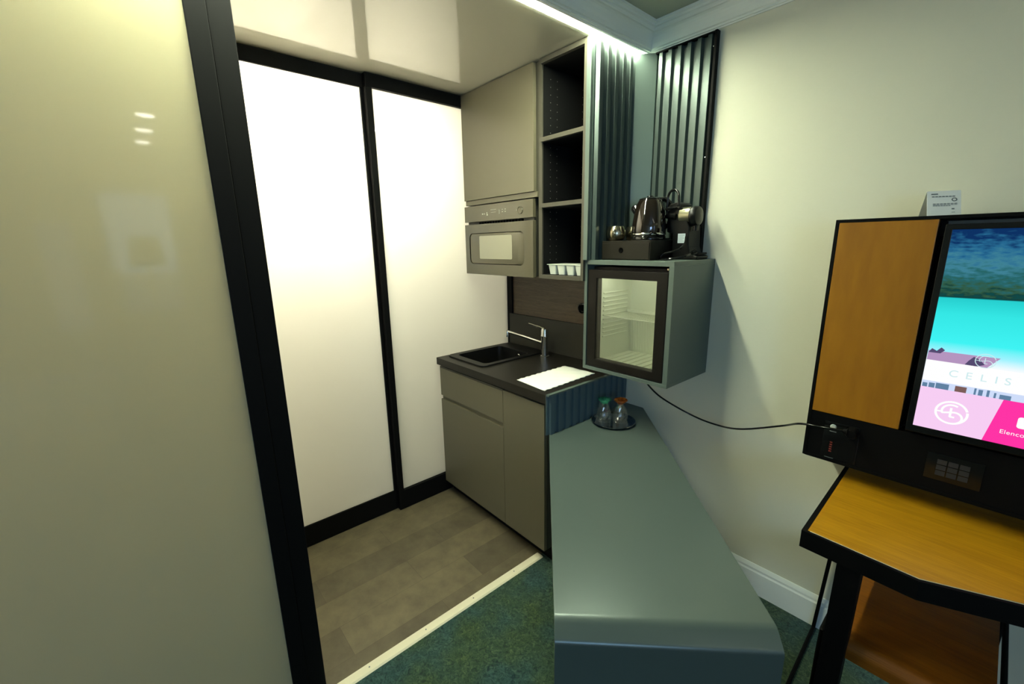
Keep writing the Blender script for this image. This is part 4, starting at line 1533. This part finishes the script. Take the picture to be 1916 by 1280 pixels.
def curtain(y0, y1, z0, z1, label):
    mb = MB()
    N = int((y1 - y0) / 0.012)
    vs = []
    for i in range(N + 1):
        y = y0 + (y1 - y0) * i / N
        x = XE - 0.10 + 0.03 * math.sin(i * 0.75) + 0.008 * math.sin(i * 2.1)
        vs += [(x, y, z0), (x, y, z1)]
    mb.add(vs, [(2 * i, 2 * i + 2, 2 * i + 3, 2 * i + 1) for i in range(N)], True)
    o = mb.build('curtain', M_curtain, base=(XE - 0.1, (y0 + y1) / 2, z0))
    o.modifiers.new('s', 'SOLIDIFY').thickness = 0.004
    return tag(o, label, 'curtain', 'beige curtains at the far windows')


curtain(-2.35, -1.90, 0.02, 2.40, 'beige curtain left of the narrow window, reflected in the door')
curtain(-1.66, -1.46, 0.02, 2.40, 'beige curtain between the two reflected windows')
o = MB().box(5.08, 5.12, -3.6, 0.5, 2.43, 2.442).build('cove_light', emission('cove_diffuser', (0.96, 1.0, 0.80), 3.0), base=(5.1, -1.7, 2.43))
tag(o, 'thin lit cove above the curtains, reflected in the front sliding door', 'light strip')
struct('trim_5', MB().box(5.02, 5.04, -3.6, 0.5, 2.395, RC), M_white, 'pelmet board in front of the cove light')

for i, (x, lab) in enumerate(((3.60, 'nearest'), (4.09, 'middle'), (4.58, 'farthest'))):
    dl = thing('ceiling_downlight', 'round recessed ceiling downlight, %s of the three reflected in the door' % lab, 'downlight', (x - 0.05, -1.07, RC), 'ceiling downlights in a row')
    MB().lathe([(0.052, -0.001), (0.064, -0.001), (0.066, -0.006), (0.053, -0.006)], (x - 0.05, -1.07, RC), 28, close=True).build('ring', M_white, dl)
    MB().disc((x - 0.05, -1.07, RC - 0.004), 0.052, 'z', 24, 0.001).build('lens', M_spot, dl)

# floor lamp, bed and rolled towels
fl = thing('floor_lamp', 'slim floor lamp with wide shade, reflected before the narrow window', 'lamp', (4.7, -1.19, 0.0))
MB().lathe([(0.0001, 0.0), (0.13, 0.0), (0.13, 0.015), (0.012, 0.025), (0.0001, 0.03)], (4.7, -1.19, 0.0), 32).build('base', M_blackm, fl)
MB().tube([(4.7, -1.19, 0.02), (4.7, -1.19, 1.45)], 0.011, 12).build('pole', M_blackm, fl)
MB().lathe([(0.125, 0.0), (0.135, 0.0), (0.105, 0.26), (0.095, 0.26)], (4.7, -1.19, 1.40), 32, close=True).build('lamp_shade', M_curtain, fl)
be = thing('bed', 'bed with grey cover behind the camera, reflected in the front sliding door', 'bed', (3.9, -2.6, 0.0))
box(2.9, 4.9, -3.7, -1.5, 0.08, 0.30).build('base', M_bed, be, bevel=0.01)
box(2.9, 4.9, -3.7, -1.5, 0.302, 0.48).build('mattress', M_bed, be, bevel=0.03, bseg=4)
for x in (3.35, 4.15):
    tw = MB()
    for k in range(2):
        tw.lathe([(0.0001, -0.17), (0.045, -0.17), (0.052, -0.155), (0.052, 0.155), (0.045, 0.17), (0.0001, 0.17)], (x + k * 0.105, -1.78, 0.533), 24, Matrix.Rotation(PI / 2, 3, 'X'))
    o = tw.build('rolled_towel', M_towel, base=(x + 0.05, -1.78, 0.48))
    tag(o, 'pair of white rolled towels on the bed, %s one' % ('nearer' if x < 3.5 else 'farther'), 'towel', 'rolled towels on the bed')

for o in bpy.data.objects:
    if '_w' in o:
        del o['_w']
